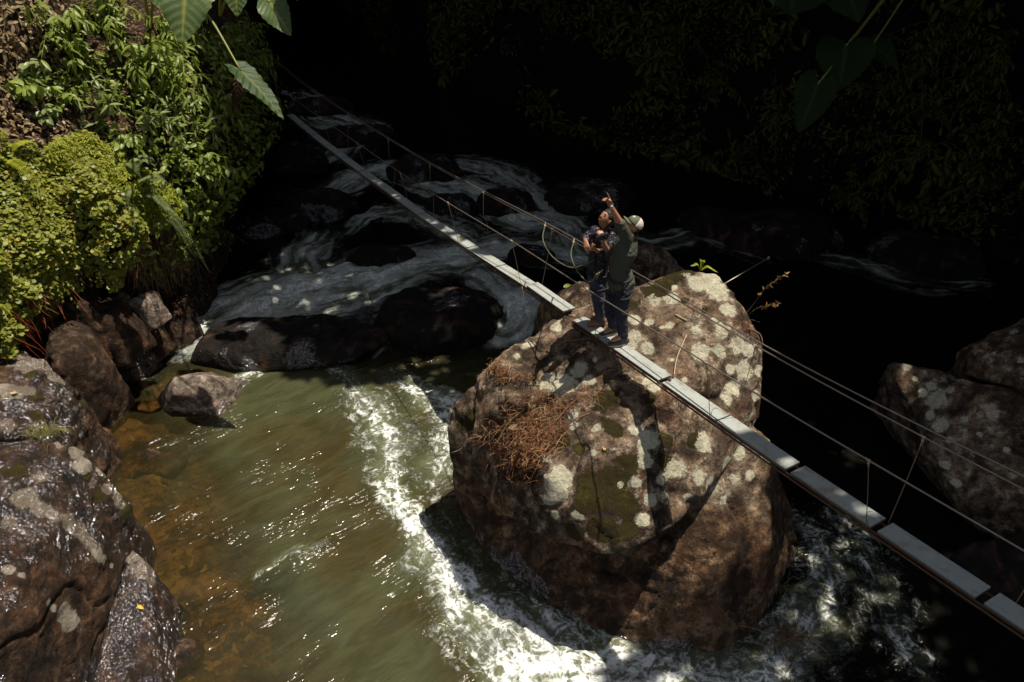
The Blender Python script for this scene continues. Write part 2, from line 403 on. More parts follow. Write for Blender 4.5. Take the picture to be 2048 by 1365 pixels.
left_bank = wall('left_river_bank', [(-7.5, 1), (-7.8, 5), (-8.2, 8), (-8.3, 10), (-7.9, 12), (-6.9, 14), (-6.6, 16), (-7.0, 18), (-7.9, 22), (-10, 28), (-14, 38), (-18, 50)], -1,
                 [-1.5, 0, .8, 1.6, 2.2, 2.8, 3.6, 5, 7, 9, 12.5], [-.3, 0, .45, .4, -.3, -.65, -.55, .1, 1.0, 2.3, 5.5], 0.12, 0.32, M_SOIL, 3)
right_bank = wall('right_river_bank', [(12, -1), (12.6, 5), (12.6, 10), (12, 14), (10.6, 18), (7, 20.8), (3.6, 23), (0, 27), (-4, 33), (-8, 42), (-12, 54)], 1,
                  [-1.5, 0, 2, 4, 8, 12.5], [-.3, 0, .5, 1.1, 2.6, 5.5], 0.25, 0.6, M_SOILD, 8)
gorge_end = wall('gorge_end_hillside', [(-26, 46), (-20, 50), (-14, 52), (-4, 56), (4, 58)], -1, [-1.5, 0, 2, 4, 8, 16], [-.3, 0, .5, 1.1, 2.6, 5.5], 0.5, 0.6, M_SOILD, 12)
LB = BVHTree.FromObject(left_bank, bpy.context.evaluated_depsgraph_get()); RB = BVHTree.FromObject(right_bank, bpy.context.evaluated_depsgraph_get())
CAMV = Vector((0, 0, CAM_H))
def hit(bvh, px, py):
    r = bvh.ray_cast(CAMV, Vector(ray(px, py)).normalized())
    if r[0] is None: return None, None
    n = np.array(r[1]); return np.array(r[0]), (n if n@ray(px, py) < 0 else -n)

def wz(x, y):   # height of the river surface: rapids step down into the pool
    return 0.38*sstep(12.3, 14.6, y+0.12*x)+0.3*sstep(16, 26, y)
SHORE = np.array([(-3.9, 3.0), (-4.2, 5.4), (-4.9, 6.9), (-6.3, 8.6), (-7.4, 10.2), (-7.9, 12)])
def shoredist(x, y):
    return x-np.interp(y, SHORE[:, 1], SHORE[:, 0])
def grid(xs, ys):
    X, Y = np.meshgrid(xs, ys, indexing='ij'); n, m = X.shape
    i, j = np.meshgrid(np.arange(n-1), np.arange(m-1), indexing='ij'); a = (i*m+j).ravel()
    return X.ravel(), Y.ravel(), np.stack([a, a+m, a+m+1, a+1], 1)
def spaced(a, b, fn):
    out = [a]
    while out[-1] < b: out.append(out[-1]+fn(out[-1]))
    return np.array(out)
xs = spaced(-16, 18, lambda v: 0.07 if -8.2 < v < 6.5 else 0.25); ys = spaced(1.0, 56, lambda v: 0.07 if 4.5 < v < 14 else (0.12 if v < 22 else 0.5))
X, Y, F = grid(xs, ys)
def bed_depth(X, Y):
    sdist = shoredist(X, Y)
    d = 0.06+0.95*sstep(0.0, 3.6, sdist)
    P = np.stack([X, Y, X*0], 1)
    d = d-0.16*np.clip(fbm(P, 1.1, 3, 30), 0, 2)*sstep(5, 1, sdist)
    return np.clip(d, 0.05, 2)
BD = bed_depth(X, Y); P3 = np.stack([X, Y, X*0], 1)
Z = wz(X, Y)-BD-0.07*np.abs(fbm(P3, 3.2, 3, 41))-0.05
t = NT('river_bed_pebbles'); p = t.pos()
wp_ = t.n('ShaderNodeVectorMath', operation='ADD'); t.val(wp_.inputs[0], p); wn_ = t.n('ShaderNodeVectorMath', operation='SCALE'); t.val(wn_.inputs[0], t.noise(p, 5, 4, 0.6, out='Color')); wn_.inputs['Scale'].default_value = 0.22; t.t.links.new(wn_.outputs[0], wp_.inputs[1]); pw_ = wp_.outputs[0]
cell = t.vor(pw_, 11.0, 'F1', 'Color'); sc_ = t.n('ShaderNodeSeparateColor'); t.val(sc_.inputs[0], cell)
n1 = t.noise(p, 1.3, 6, 0.65, 0.5); n2 = t.noise(p, 14, 6, 0.7)
c = t.mix(t.ss(n1, 0.35, 0.68), (0.035, 0.022, 0.010), (0.15, 0.090, 0.036)); c = t.mul(c, t.mix(sc_.outputs[0], (0.6, 0.6, 0.6), (1.5, 1.4, 1.3)))
c = t.mul(c, t.mix(n2, (0.5, 0.5, 0.5), (1.5, 1.5, 1.5)))
c = t.mix(t.ss(sc_.outputs[1], 0.90, 0.96), c, (0.17, 0.11, 0.045))
c = t.mix(t.attr('shade_tint'), c, t.mul(c, (0.12, 0.12, 0.12)))  # bed colour darkened where the canopy shade lies
M_BED = t.finish(t.bsdf(c, 0.8, 0.2, t.bump(t.math('ADD', n2, t.math('MULTIPLY', t.vor(pw_, 11.0), -0.8)), 0.9, 0.05)))
SHADE_TINT = np.clip(sstep(11.6, 13.2, Y)+sstep(2.2, 3.6, X-0.0*Y), 0, 1)     # canopy shade upstream and beyond the boulder, put into water and bed colour
me = mesh_from('river_bed', np.stack([X, Y, Z], 1), F); attr(me, 'shade_tint', SHADE_TINT)
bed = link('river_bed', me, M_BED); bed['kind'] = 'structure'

# river surface: foam follows these courses (pixel on the water plane, half width in metres, strength)
CUR = [
 (0.0, [(690, 735), (735, 790), (770, 870), (795, 950), (820, 1030), (850, 1100), (900, 1180), (960, 1250), (1040, 1300), (1150, 1335), (1300, 1350), (1450, 1352), (1560, 1330)],
  [.22, .30, .34, .24, .24, .28, .34, .42, .56, .62, .50, .36, .3], [.45, .72, .8, .78, .9, .95, .95, .95, 1.08, 1.1, .95, .8, .7]),
 (0.0, [(800, 745), (850, 790), (890, 830), (880, 890), (872, 960)], [.2, .26, .26, .24, .2], [.5, .85, 1.0, .85, .5]),
 (0.0, [(860, 900), (880, 1000), (930, 1110), (1010, 1200), (1110, 1265), (1230, 1310), (1380, 1335)], [.34, .36, .34, .36, .36, .32, .3], [.36, .28, .28, .38, .62, .85, .8]),
 (0.0, [(1600, 1040), (1650, 1100), (1640, 1180), (1590, 1260), (1520, 1320), (1440, 1350)], [.25, .3, .34, .34, .34, .3], [.55, .62, .6, .72, .85, .8]),
 (0.0, [(1700, 1030), (1740, 1120), (1770, 1210), (1800, 1290), (1850, 1360)], [.3, .34, .34, .3, .3], [.45, .5, .5, .55, .5]),
 (0.3, [(1150, 520), (1020, 500), (920, 520), (800, 550), (680, 575), (560, 590), (450, 615), (380, 650)], [.5, .55, .6, .7, .75, .75, .6, .45], [.7, .8, .85, .85, .9, .95, .95, .9]),
 (0.38, [(640, 480), (600, 520), (640, 560), (740, 560)], [.4, .5, .5, .4], [.6, .7, .75, .7]),
 (0.5, [(620, 400), (690, 370), (770, 345), (860, 360), (950, 390), (1040, 430), (1110, 440), (1150, 500)], [.4, .5, .5, .55, .6, .6, .6, .5], [.5, .75, .8, .8, .85, .8, .75, .7]),
 (0.55, [(1080, 400), (1020, 350), (940, 330), (880, 330)], [.5, .5, .5, .4], [.7, .7, .65, .4]),
 (0.3, [(960, 555), (1010, 590), (1050, 620), (1010, 660), (980, 640)], [.3, .36, .34, .3, .25], [.8, .95, .95, .9, .7]),
 (0.3, [(700, 470), (760, 430), (830, 440), (900, 470), (960, 500)], [.3, .35, .35, .4, .4], [.5, .6, .6, .65, .7]),
 (0.6, [(600, 190), (650, 240), (720, 265), (690, 300), (640, 320)], [.6, .7, .7, .6, .5], [.55, .7, .75, .6, .5]),
 (0.2, [(770, 640), (765, 665), (750, 690)], [.2, .2, .15], [.9, .85, .5]),
 (0.5, [(1230, 470), (1330, 480), (1420, 470), (1500, 500)], [.5, .5, .5, .5], [.5, .5, .45, .4]),
 (0.3, [(1640, 520), (1720, 530), (1800, 560), (1950, 580)], [.3, .4, .4, .4], [.45, .55, .5, .4]),
 (0.0, [(470, 760), (520, 745), (560, 735)], [.16, .14, .1], [.62, .6, .4]),
 (0.0, [(530, 1150), (600, 1110), (650, 1080)], [.07, .1, .07], [.55, .6, .5]),
]
foam = np.zeros(len(X)); fs = np.zeros(len(X)); fn = np.zeros(len(X))
wx = 0.18*fbm(P3, 0.9, 3, 60); wy = 0.18*fbm(P3, 0.9, 3, 61)
Q = np.stack([X+wx, Y+wy], 1)
for ci, (z0, pts, ws, st) in enumerate(CUR):
    W = np.array([pz(a, b, z0)[:2] for a, b in pts]); tt = np.linspace(0, len(W)-1, len(W)*6)
    C = crv(W, len(tt)); wv = np.interp(tt, range(len(ws)), ws); sv = np.interp(tt, range(len(st)), st)
    acc = np.concatenate([[0], np.cumsum(np.linalg.norm(np.diff(C, axis=0), axis=1))])
    lo, hi = C.min(0)-2.5, C.max(0)+2.5; sel = np.where((Q[:, 0] > lo[0]) & (Q[:, 0] < hi[0]) & (Q[:, 1] > lo[1]) & (Q[:, 1] < hi[1]))[0]
    q = Q[sel]; best = np.full(len(sel), 1e9); bi = np.zeros(len(sel), int)
    for k in range(len(C)):
        d2 = ((q-C[k])**2).sum(1); mk = d2 < best; best[mk] = d2[mk]; bi[mk] = k
    d = np.sqrt(best); T = np.gradient(C, axis=0); T /= np.linalg.norm(T, axis=1)[:, None]+1e-9
    sg = T[bi, 0]*(q[:, 1]-C[bi, 1])-T[bi, 1]*(q[:, 0]-C[bi, 0])
    val = sv[bi]*np.exp(-(d/(wv[bi]*(1.45 if z0 == 0 else 1.6)))**2)
    mk = val > foam[sel]; ii = sel[mk]
    foam[ii] = val[mk]; fs[ii] = (acc[bi]+(T[bi]*(q-C[bi])).sum(1))[mk]+ci*7; fn[ii] = sg[mk]
WZ = wz(X, Y)
turb = np.clip(foam, 0, 1)
Zw = WZ+0.075*turb*fbm(P3, 2.6, 4, 70)+0.03*turb*np.abs(fbm(P3, 5.5, 2, 74))+0.022*fbm(P3, 1.6, 3, 71)+0.012*sstep(14, 18, Y)*fbm(P3, 5, 2, 72)+0.06*turb
me = mesh_from('river_water', np.stack([X, Y, Zw], 1), F)
attr(me, 'foam', foam); attr(me, 'fs', fs); attr(me, 'fn', fn); attr(me, 'up', sstep(11.8, 13.0, Y)); attr(me, 'depth', BD); attr(me, 'shade_tint', SHADE_TINT)
t = NT('river_water'); p = t.pos()
fo = t.attr('foam'); dp = t.attr('depth')
cx = t.n('ShaderNodeCombineXYZ'); t.val(cx.inputs[0], t.math('MULTIPLY', t.attr('fs'), 0.26)); t.val(cx.inputs[1], t.attr('fn'))
fl = cx.outputs[0]
f1 = t.noise(fl, 5.5, 8, 0.62, 0.6); f2 = t.noise(p, 5, 10, 0.7, 1.0); f3 = t.noise(p, 26, 6, 0.75)
web = t.math('SUBTRACT', 1.0, t.math('MULTIPLY', t.math('ABSOLUTE', t.math('SUBTRACT', t.noise(p, 4.6, 6, 0.62, 1.0), 0.5)), 9.0), clamp=True)
fm = t.math('ADD', t.math('MULTIPLY', t.math('SUBTRACT', f1, 0.5), 2.3), t.math('MULTIPLY', t.math('SUBTRACT', f2, 0.5), 2.0))
fm = t.math('ADD', fm, t.math('MULTIPLY', t.math('SUBTRACT', f3, 0.5), 0.35))
fm = t.math('ADD', fm, t.math('MULTIPLY', web, 0.55)); fm = t.math('SUBTRACT', fm, 0.12)
fm = t.math('ADD', fm, fo)
cu = t.n('ShaderNodeCombineXYZ'); t.val(cu.inputs[0], t.math('MULTIPLY', t.attr('fs'), 0.16)); t.val(cu.inputs[1], t.attr('fn'))
fu = t.noise(cu.outputs[0], 4.2, 6, 0.58, 0.5)
fmu = t.math('ADD', fo, t.math('ADD', t.math('MULTIPLY', t.math('SUBTRACT', fu, 0.5), 2.4), t.math('MULTIPLY', t.math('SUBTRACT', t.noise(p, 2.2, 7, 0.6, 0.8), 0.5), 1.2)))
fmask = t.math('MULTIPLY', t.ss(fm, 0.58, 1.30), t.ss(fo, 0.12, 0.4))
fmasku = t.math('MULTIPLY', t.ss(fmu, 0.30, 0.95), t.ss(fo, 0.10, 0.4))
up_ = t.attr('up'); mm_ = t.n('ShaderNodeMix', data_type='FLOAT'); t.val(mm_.inputs[0], up_); t.val(mm_.inputs[2], fmask); t.val(mm_.inputs[3], fmasku); fmask = mm_.outputs[0]
haze_ = t.math('MULTIPLY', t.ss(t.math('ADD', fo, t.math('MULTIPLY', t.math('SUBTRACT', f2, 0.5), 0.8)), 0.22, 1.0), 0.60)
murk = t.mix(t.ss(t.noise(p, 0.55, 4, 0.5, 0.4), 0.36, 0.62), (0.045, 0.036, 0.013), (0.053, 0.056, 0.026))
murk = t.mix(t.attr('shade_tint'), murk, (0.006, 0.006, 0.005))  # water colour blackened to carry the canopy shade
murk = t.mix(haze_, murk, (0.24, 0.265, 0.16))
murk = t.mul(murk, t.mix(t.ss(t.noise(t.aniso(p, 40, (1, 2.6, 1)), 1.3, 7, 0.62, 0.6), 0.36, 0.64), (0.76, 0.76, 0.74), (1.10, 1.10, 1.1)))
wv1 = t.noise(t.aniso(p, 36, (2.2, 6.5, 1)), 1.0, 2, 0.5, 0.5)
wv2 = t.noise(t.aniso(p, 40, (5.5, 18.0, 1)), 1.0, 2, 0.5, 0.6)
wv3 = t.noise(p, 20, 2, 0.5)
hh = t.math('ADD', t.math('MULTIPLY', wv1, 1.0), t.math('MULTIPLY', wv2, 0.40)); hh = t.math('ADD', hh, t.math('MULTIPLY', wv3, t.math('MULTIPLY_ADD', fo, 0.8, 0.10)))
hh = t.math('ADD', hh, t.math('MULTIPLY', fmask, 0.35)); hh = t.math('ADD', hh, t.math('MULTIPLY', t.math('MULTIPLY', f3, fmask), 0.8))
nb = t.bump(hh, t.ss(t.noise(p, 0.8, 4, 0.6), 0.42, 0.66, 0.22, 1.0), 0.085)
dif = t.n('ShaderNodeBsdfDiffuse'); t.val(dif.inputs[0], murk); t.val(dif.inputs[1], None); t.val(dif.inputs['Normal'], t.bump(hh, 0.8, 0.05))
tr = t.n('ShaderNodeBsdfTransparent'); tr.inputs[0].default_value = (0.80, 0.72, 0.50, 1)
mf = t.ss(t.math('ADD', dp, t.math('MULTIPLY', fo, 0.5)), 0.05, 0.85, 0.25, 0.97)
body = t.n('ShaderNodeMixShader'); t.val(body.inputs[0], mf); t.val(body.inputs[1], tr.outputs[0]); t.val(body.inputs[2], dif.outputs[0])
gl = t.n('ShaderNodeBsdfGlossy'); gl.inputs['Roughness'].default_value = 0.13; gl.inputs['Color'].default_value = (0.95, 0.93, 0.97, 1); t.val(gl.inputs['Normal'], nb)
fr = t.n('ShaderNodeFresnel'); fr.inputs[0].default_value = 1.33; t.val(fr.inputs['Normal'], nb)
surf = t.n('ShaderNodeMixShader'); t.val(surf.inputs[0], fr.outputs[0]); t.val(surf.inputs[1], body.outputs[0]); t.val(surf.inputs[2], gl.outputs[0])
fb = t.bsdf(t.mix(t.ss(fm, 0.9, 1.5), (0.42, 0.45, 0.40), (0.86, 0.87, 0.86)), 0.5, 0.4, nb)
top = t.n('ShaderNodeMixShader'); t.val(top.inputs[0], fmask); t.val(top.inputs[1], surf.outputs[0]); t.val(top.inputs[2], fb)
M_WATER = t.finish(top.outputs[0])
water = link('river_water', me, M_WATER); water['kind'] = 'structure'

# ------------------------------------------------------------------ rocks
def W(*pts):   # (px, py, z) -> world
    return [tuple(pz(a, b, c)) for a, b, c in pts]
def hull_mesh(hulls):
    bm = bmesh.new()
    for pts in hulls:
        b = bmesh.new()
        vs = [b.verts.new(q) for q in pts]
        r = bmesh.ops.convex_hull(b, input=vs)
        bmesh.ops.delete(b, geom=[g for g in r['geom_interior'] if isinstance(g, bmesh.types.BMVert)], context='VERTS')
        bmesh.ops.triangulate(b, faces=b.faces[:]); bmesh.ops.recalc_face_normals(b, faces=b.faces[:])
        m = bpy.data.meshes.new('h'); b.to_mesh(m); b.free(); bm.from_mesh(m)
    me = bpy.data.meshes.new('rock'); bm.to_mesh(me); bm.free(); return me
def rock(name, hulls, mat, voxel=0.05, smooth=8, amp=0.05, scale=1.3, seed=0, parent=None, fine=0.012, ridges=0.0, lich=None, moss=None, wet=None, lb=-0.2, mb=-0.2, wb=-0.5):
    me = evaluated(hull_mesh(hulls), [('REMESH', dict(mode='VOXEL', voxel_size=voxel)), ('SMOOTH', dict(factor=0.7, iterations=smooth))])
    V = verts_of(me); N = normals_of(me)
    D = fbm(V, scale, 5, seed, 0.52)*amp+fbm(V, 9, 3, seed+9)*fine
    if ridges: D -= ridges*(np.clip(0.10-np.abs(fbm(V, 0.8, 3, seed+33)), 0, .10)/.10+.5*np.clip(0.06-np.abs(fbm(V, 1.7, 3, seed+35)), 0, .06)/.06)
    V += N*D[:, None]; set_verts(me, V); N = normals_of(me)
    o = link(name, me, mat, parent)
    bv = BVHTree.FromObject(o, bpy.context.evaluated_depsgraph_get()) if any(isinstance(q, list) or (q is not None and q.__code__.co_argcount == 3) for q in (lich, moss, wet)) else None
    for an, q, base in (('lichen', lich, lb), ('moss', moss, mb), ('wet', wet, wb)):
        if q is None: r = np.full(len(V), base, float)
        elif isinstance(q, list): r = spots(V, q, base, bv)
        else: r = q(V, N, bv) if q.__code__.co_argcount == 3 else q(V, N)
        attr(me, an, r)
    return o
def bvh_of(o): return BVHTree.FromObject(o, bpy.context.evaluated_depsgraph_get())
def spots(V, lst, base=-0.3, bvh=None, k=1.0):
    """soft discs round the surface points that lie at these pixels"""
    out = np.full(len(V), base, float); WN = np.clip(1+0.6*fbm(V, 2.6, 4, 91, .6), .45, 2.2)
    for px, py, r in lst:
        h = None
        if bvh is not None: h = hit(bvh, px, py)[0]
        if h is None: continue
        dist = np.linalg.norm(h-CAMV); R = r*dist/FOC*k
        out = np.maximum(out, base+(1.12-base)*(1-sstep(0.1, 1.55, np.linalg.norm(V-h, axis=1)*WN/R)))
    return out

UP = W((893, 850, 1.75), (905, 800, 2.15), (955, 772, 2.55), (1005, 700, 2.9), (1085, 645, 3.1), (1150, 615, 3.2), (1230, 590, 3.3),
       (1300, 572, 3.5), (1365, 540, 3.85), (1435, 548, 3.85), (1470, 600, 3.7), (1485, 640, 3.45), (1522, 690, 3.1), (1528, 760, 2.85), (1520, 840, 2.3), (1445, 880, 2.35),
       (905, 935, 1.25), (985, 1010, 1.35), (1085, 1080, 1.5), (1190, 1108, 1.68), (1260, 1100, 1.86), (1335, 1060, 2.0), (1400, 1000, 2.05), (1408, 930, 2.3), (1265, 1118, 1.55),
       (1260, 835, 2.78), (1180, 800, 2.85), (1330, 780, 3.15), (1100, 960, 2.35), (1300, 960, 2.4)) + [(0.2, 9.6, 1.0), (2.6, 10.3, 1.2), (3.6, 9.2, 1.5), (1.5, 7.3, 0.6)]
LO = W((1440, 868, 2.25), (1535, 870, 2.15), (1545, 960, 1.6), (1592, 1050, 0.5), (1595, 1090, .1), (1562, 1180, .02), (1520, 1262, .02), (1440, 1306, .02), (1300, 1296, .02), (1180, 1252, .02),
       (1100, 1215, -.1), (1010, 1155, 0), (940, 1070, 0), (915, 1000, 0.1), (903, 940, .7), (1330, 1110, 1.15), (1440, 1060, 1.35), (1250, 1160, .75)) + \
     [(1.0, 6.4, -1), (2.6, 5.9, -1), (1.5, 6.0, -.8), (3.4, 6.3, -1), (0, 9.8, 0), (2, 10.8, 0), (4.3, 9.7, 0), (4.3, 9.5, -1), (-.6, 9, -1), (1.5, 6.3, -1), (3, 6.3, -1), (2, 10.6, -1), (2, 9, 2)]
NB = W((925, 800, 2.2), (990, 720, 2.85), (1010, 800, 2.8), (940, 860, 2.1), (1060, 820, 2.75), (1080, 720, 3.1), (960, 900, 1.9)) + [(-0.2, 8.9, 1.4)]
LICH = [(1345, 600, 26), (1310, 605, 18), (1395, 570, 34), (1435, 585, 40), (1455, 620, 26), (1420, 560, 26), (1300, 645, 14), (1340, 650, 16), (1270, 640, 14), (1325, 655, 8), (1270, 670, 18), (1295, 700, 18), (1262, 690, 12),
        (1392, 660, 14), (1402, 708, 16), (1445, 660, 26), (1440, 700, 18), (1475, 690, 30), (1500, 700, 26), (1490, 740, 28), (1470, 780, 22), (1455, 800, 20), (1510, 790, 20), (1505, 830, 16), (1370, 760, 8), (1460, 740, 14), (1520, 740, 20),
        (1128, 768, 34), (1155, 740, 24), (1095, 760, 18), (1180, 760, 18), (1145, 830, 13), (1148, 850, 10), (1192, 857, 10), (1187, 907, 12), (1090, 915, 10), (1106, 970, 34), (1125, 950, 20), (1095, 1000, 20), (1110, 1030, 14), (1120, 945, 22), (1150, 1030, 9), (1165, 1035, 6),
        (1300, 760, 22), (1310, 775, 14), (1262, 760, 6), (1297, 880, 30), (1290, 920, 24), (1350, 940, 16), (1275, 965, 18), (1320, 960, 14), (1300, 1000, 18), (1285, 1040, 20), (1330, 990, 12), (1378, 995, 11), (1410, 890, 16), (1400, 955, 10),
        (1480, 905, 18), (1470, 960, 14), (1452, 930, 18), (1500, 950, 16), (1450, 1000, 14), (1430, 980, 10), (1050, 690, 16), (1035, 712, 12), (1080, 660, 14), (1110, 655, 16), (1005, 730, 10), (1065, 690, 10), (1240, 970, 9), (1270, 860, 14), (1420, 970, 10),
        (1345, 720, 6), (1365, 790, 7), (1230, 900, 5), (1190, 720, 7), (1180, 655, 9), (1430, 640, 12), (1120, 640, 10), (1350, 575, 10)]
MOSS = [(1360, 545, 34), (1320, 580, 30), (1250, 610, 26), (1230, 860, 24), (1250, 930, 40), (1220, 960, 44), (1190, 1000, 44), (1250, 1010, 36), (1180, 970, 30), (1060, 950, 34), (1030, 935, 26), (1210, 1060, 40), (1260, 1060, 30), (1150, 1070, 24),
        (940, 840, 30), (920, 850, 22), (1330, 920, 18), (1300, 800, 16), (1215, 800, 20), (1120, 880, 20), (1090, 890, 18), (1160, 900, 16), (1390, 880, 14), (1330, 880, 20), (1450, 850, 12), (1370, 600, 18), (960, 790, 18), (1410, 620, 14)]
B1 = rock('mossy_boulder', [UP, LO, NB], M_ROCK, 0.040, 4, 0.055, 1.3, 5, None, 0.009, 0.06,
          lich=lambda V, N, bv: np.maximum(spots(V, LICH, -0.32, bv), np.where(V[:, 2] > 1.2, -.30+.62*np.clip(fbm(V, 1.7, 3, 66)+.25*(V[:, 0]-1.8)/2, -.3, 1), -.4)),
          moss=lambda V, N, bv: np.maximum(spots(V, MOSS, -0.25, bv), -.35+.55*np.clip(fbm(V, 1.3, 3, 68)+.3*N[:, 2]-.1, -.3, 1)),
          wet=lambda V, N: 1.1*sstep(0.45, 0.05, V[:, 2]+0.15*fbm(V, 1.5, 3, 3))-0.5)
V = verts_of(B1.data); attr(B1.data, 'stain_shade', sstep(1.8, 1.3, V[:, 2]+0.25*fbm(V, 1.1, 3, 2)))  # lower boulder darkened: waterline staining plus shade put into the colour
tag(B1, 'huge brown boulder with cream lichen and moss under the footbridge', 'boulder')
BB = bvh_of(B1)
r2 = rock('boulder', [W((1108, 600, 2.75), (1130, 572, 2.9), (1160, 560, 3.0), (1190, 575, 2.9), (1200, 620, 2.9), (1180, 640, 2.7), (1110, 630, 2.5), (1078, 610, 2.0), (1075, 650, 1.0)) + [(0.4, 10.6, 0), (2.0, 10.8, 0), (1.6, 9.5, -.2), (0.4, 9.6, -.2)]], M_ROCK, 0.05, 5, 0.05, 1.6, 21,
          moss=lambda V, N: -0.2+0.5*fbm(V, 2.5, 2, 4), lich=lambda V, N: -0.05+0.3*fbm(V, 2, 2, 8))
tag(r2, 'small brown rock behind the plank end, tucked against the huge boulder', 'boulder')
r3 = rock('boulder', [W((1262, 500, 2.3), (1290, 478, 2.4), (1330, 490, 2.3), (1358, 520, 2.0), (1350, 560, 1.6), (1260, 560, 1.6), (1355, 600, .8)) + [(2.6, 14, 0), (4.2, 13.6, 0), (2.6, 12.4, -.2), (4.4, 12.2, -.2)]], M_ROCK, 0.06, 5, 0.08, 1.6, 22,
          lich=lambda V, N: -0.1+0.4*fbm(V, 2, 2, 8))
tag(r3, 'shadowed grey boulder behind the two people on the bridge', 'boulder')
# pool rock
r4 = rock('pool_rock', [W((345, 755, .62), (400, 752, .62), (445, 766, .42), (458, 776, .2), (430, 808, -.05), (380, 828, -.05), (325, 825, -.05), (312, 800, 0), (330, 775, .3), (335, 765, .5), (405, 790, .45), (345, 790, .5)) + [(-6.0, 12.2, -.2), (-5.0, 11.9, -.2), (-6.2, 11, -.3), (-5.2, 10.6, -.3)]],
          M_GREY, 0.03, 1, 0.03, 2.5, 31, fine=.008, wet=lambda V, N: 1.5*sstep(0.26, 0.06, V[:, 2]-.12*N[:, 2])-.7, lich=lambda V, N: -.1+0.35*N[:, 2])
tag(r4, 'pale grey angular rock standing alone in the brown pool', 'rock')
# near left bank
def wetfn(seed, k=0.45): return lambda V, N: k+0.5*fbm(V, 0.8, 3, seed)
r5 = rock('river_boulder', [W((-60, 880, 2.7), (60, 868, 2.6), (130, 880, 2.45), (185, 905, 2.2), (225, 950, 1.9), (262, 1010, 1.5), (270, 1070, 1.0), (235, 1150, .9), (225, 1240, .5), (165, 1350, .3), (150, 1400, .2),
                              (-60, 1380, 2.2), (60, 1120, 2.35), (130, 1040, 2.2), (-60, 1000, 2.7), (80, 1380, 1.2)) + [(-7.4, 6, 1.5), (-7, 8, 1.2), (-5.4, 7.7, -.3), (-5.0, 6.5, -.4), (-4.9, 4.6, -.4), (-6.8, 3.5, 1.5), (-5.5, 3.6, 0)]],
          M_WET, 0.035, 8, 0.07, 1.0, 41, fine=.014, ridges=.05, wet=lambda V, N: 0.5+0.5*fbm(V, 0.8, 3, 3), lb=-.35, mb=-.3,
          lich=[(170, 930, 26), (150, 905, 22), (185, 915, 18), (120, 890, 18), (200, 945, 16), (215, 975, 16), (235, 990, 14), (50, 1000, 30), (80, 1020, 24), (20, 1045, 20), (110, 1035, 14), (136, 1045, 13), (150, 1058, 13), (162, 1070, 13), (174, 1083, 13), (186, 1096, 13), (198, 1108, 13), (210, 1120, 12), (222, 1133, 10), (97, 1205, 9), (108, 1216, 11), (120, 1228, 13), (132, 1240, 13), (145, 1250, 11), (158, 1258, 8), (20, 1140, 12), (45, 1150, 9), (85, 955, 18)],
          moss=[(145, 905, 24), (175, 950, 14), (20, 945, 26), (200, 985, 16), (245, 990, 22), (235, 1130, 14), (105, 875, 26), (170, 880, 18), (255, 1030, 14), (105, 1005, 8)])
tag(r5, 'large wet brown boulder in the near left corner with pale streaks and moss on top', 'boulder')
r6 = rock('river_boulder', [W((262, 1092, .95), (290, 1120, .85), (315, 1180, .5), (330, 1260, .15), (340, 1400, .05), (300, 1400, .3), (225, 1200, .8), (235, 1130, .9), (180, 1400, .6)) + [(-5.3, 6.4, -.3), (-4.3, 6.5, -.4), (-4.1, 4.6, -.4), (-5.3, 4.4, -.2)]],
          M_WET, 0.03, 8, 0.04, 1.6, 42, fine=.01, wet=lambda V, N: 0.75+0.4*fbm(V, 1.2, 3, 5), lb=-.4, mb=-.5, lich=[(262, 1110, 14), (285, 1140, 16), (300, 1165, 10)])
tag(r6, 'wet dark brown rock beside the big left boulder with an orange leaf on it', 'rock')
r7 = rock('river_boulder', [W((-60, 680, 2.35), (40, 690, 2.3), (95, 715, 2.1), (150, 770, 1.7), (180, 850, 1.0), (185, 880, .8), (130, 890, 1.4), (60, 870, 1.9), (-60, 870, 2.2)) + [(-8.6, 9.5, .5), (-6.4, 8.6, -.3), (-6.6, 9.6, -.2), (-7.5, 7.5, .5)]],
          M_WET, 0.04, 6, 0.10, 1.3, 43, fine=.03, ridges=.07, wet=lambda V, N: 0.7+0.6*fbm(V, 1.2, 3, 5), lb=-.4, mb=-.3,
          lich=[(20, 700, 34), (50, 730, 30), (85, 720, 22), (20, 780, 26), (120, 760, 18), (60, 780, 16), (15, 850, 26), (150, 820, 14)],
          moss=[(70, 790, 20), (75, 830, 20), (60, 750, 14), (140, 740, 16), (170, 810, 12)])
tag(r7, 'wet grey fractured rock ledge under the red runners at the left edge', 'rock')
r8 = rock('river_boulder', [W((95, 655, 1.95), (150, 640, 1.9), (182, 652, 1.8), (200, 700, 1.5), (213, 760, 1.0), (210, 800, .5), (185, 850, .1), (120, 740, 1.7), (100, 700, 1.9)) + [(-8.6, 11.5, 1.5), (-7.4, 11.2, 1.2), (-7.1, 10.2, -.3), (-7.2, 9.6, -.3), (-8.2, 9.6, 0), (-7.0, 11.0, -.2)]],
          M_WET, 0.04, 6, 0.05, 1.3, 44, wet=lambda V, N: -.1+0.4*fbm(V, 1.2, 3, 5), moss=lambda V, N: -.1+0.45*fbm(V, 1.4, 3, 15)+.25*N[:, 2])
tag(r8, 'tall brown block of rock with mossy top between the ledge and the pool', 'rock')
k9 = [((255, 595, 26), 1.5), ((290, 600, 20), 1.5), ((215, 625, 34), 1.6), ((270, 640, 30), 0.9), ((330, 625, 30), 0.7), ((235, 685, 34), 0.6), ((205, 740, 20), .25), ((355, 640, 18), .25), ((165, 600, 40), 1.9)]
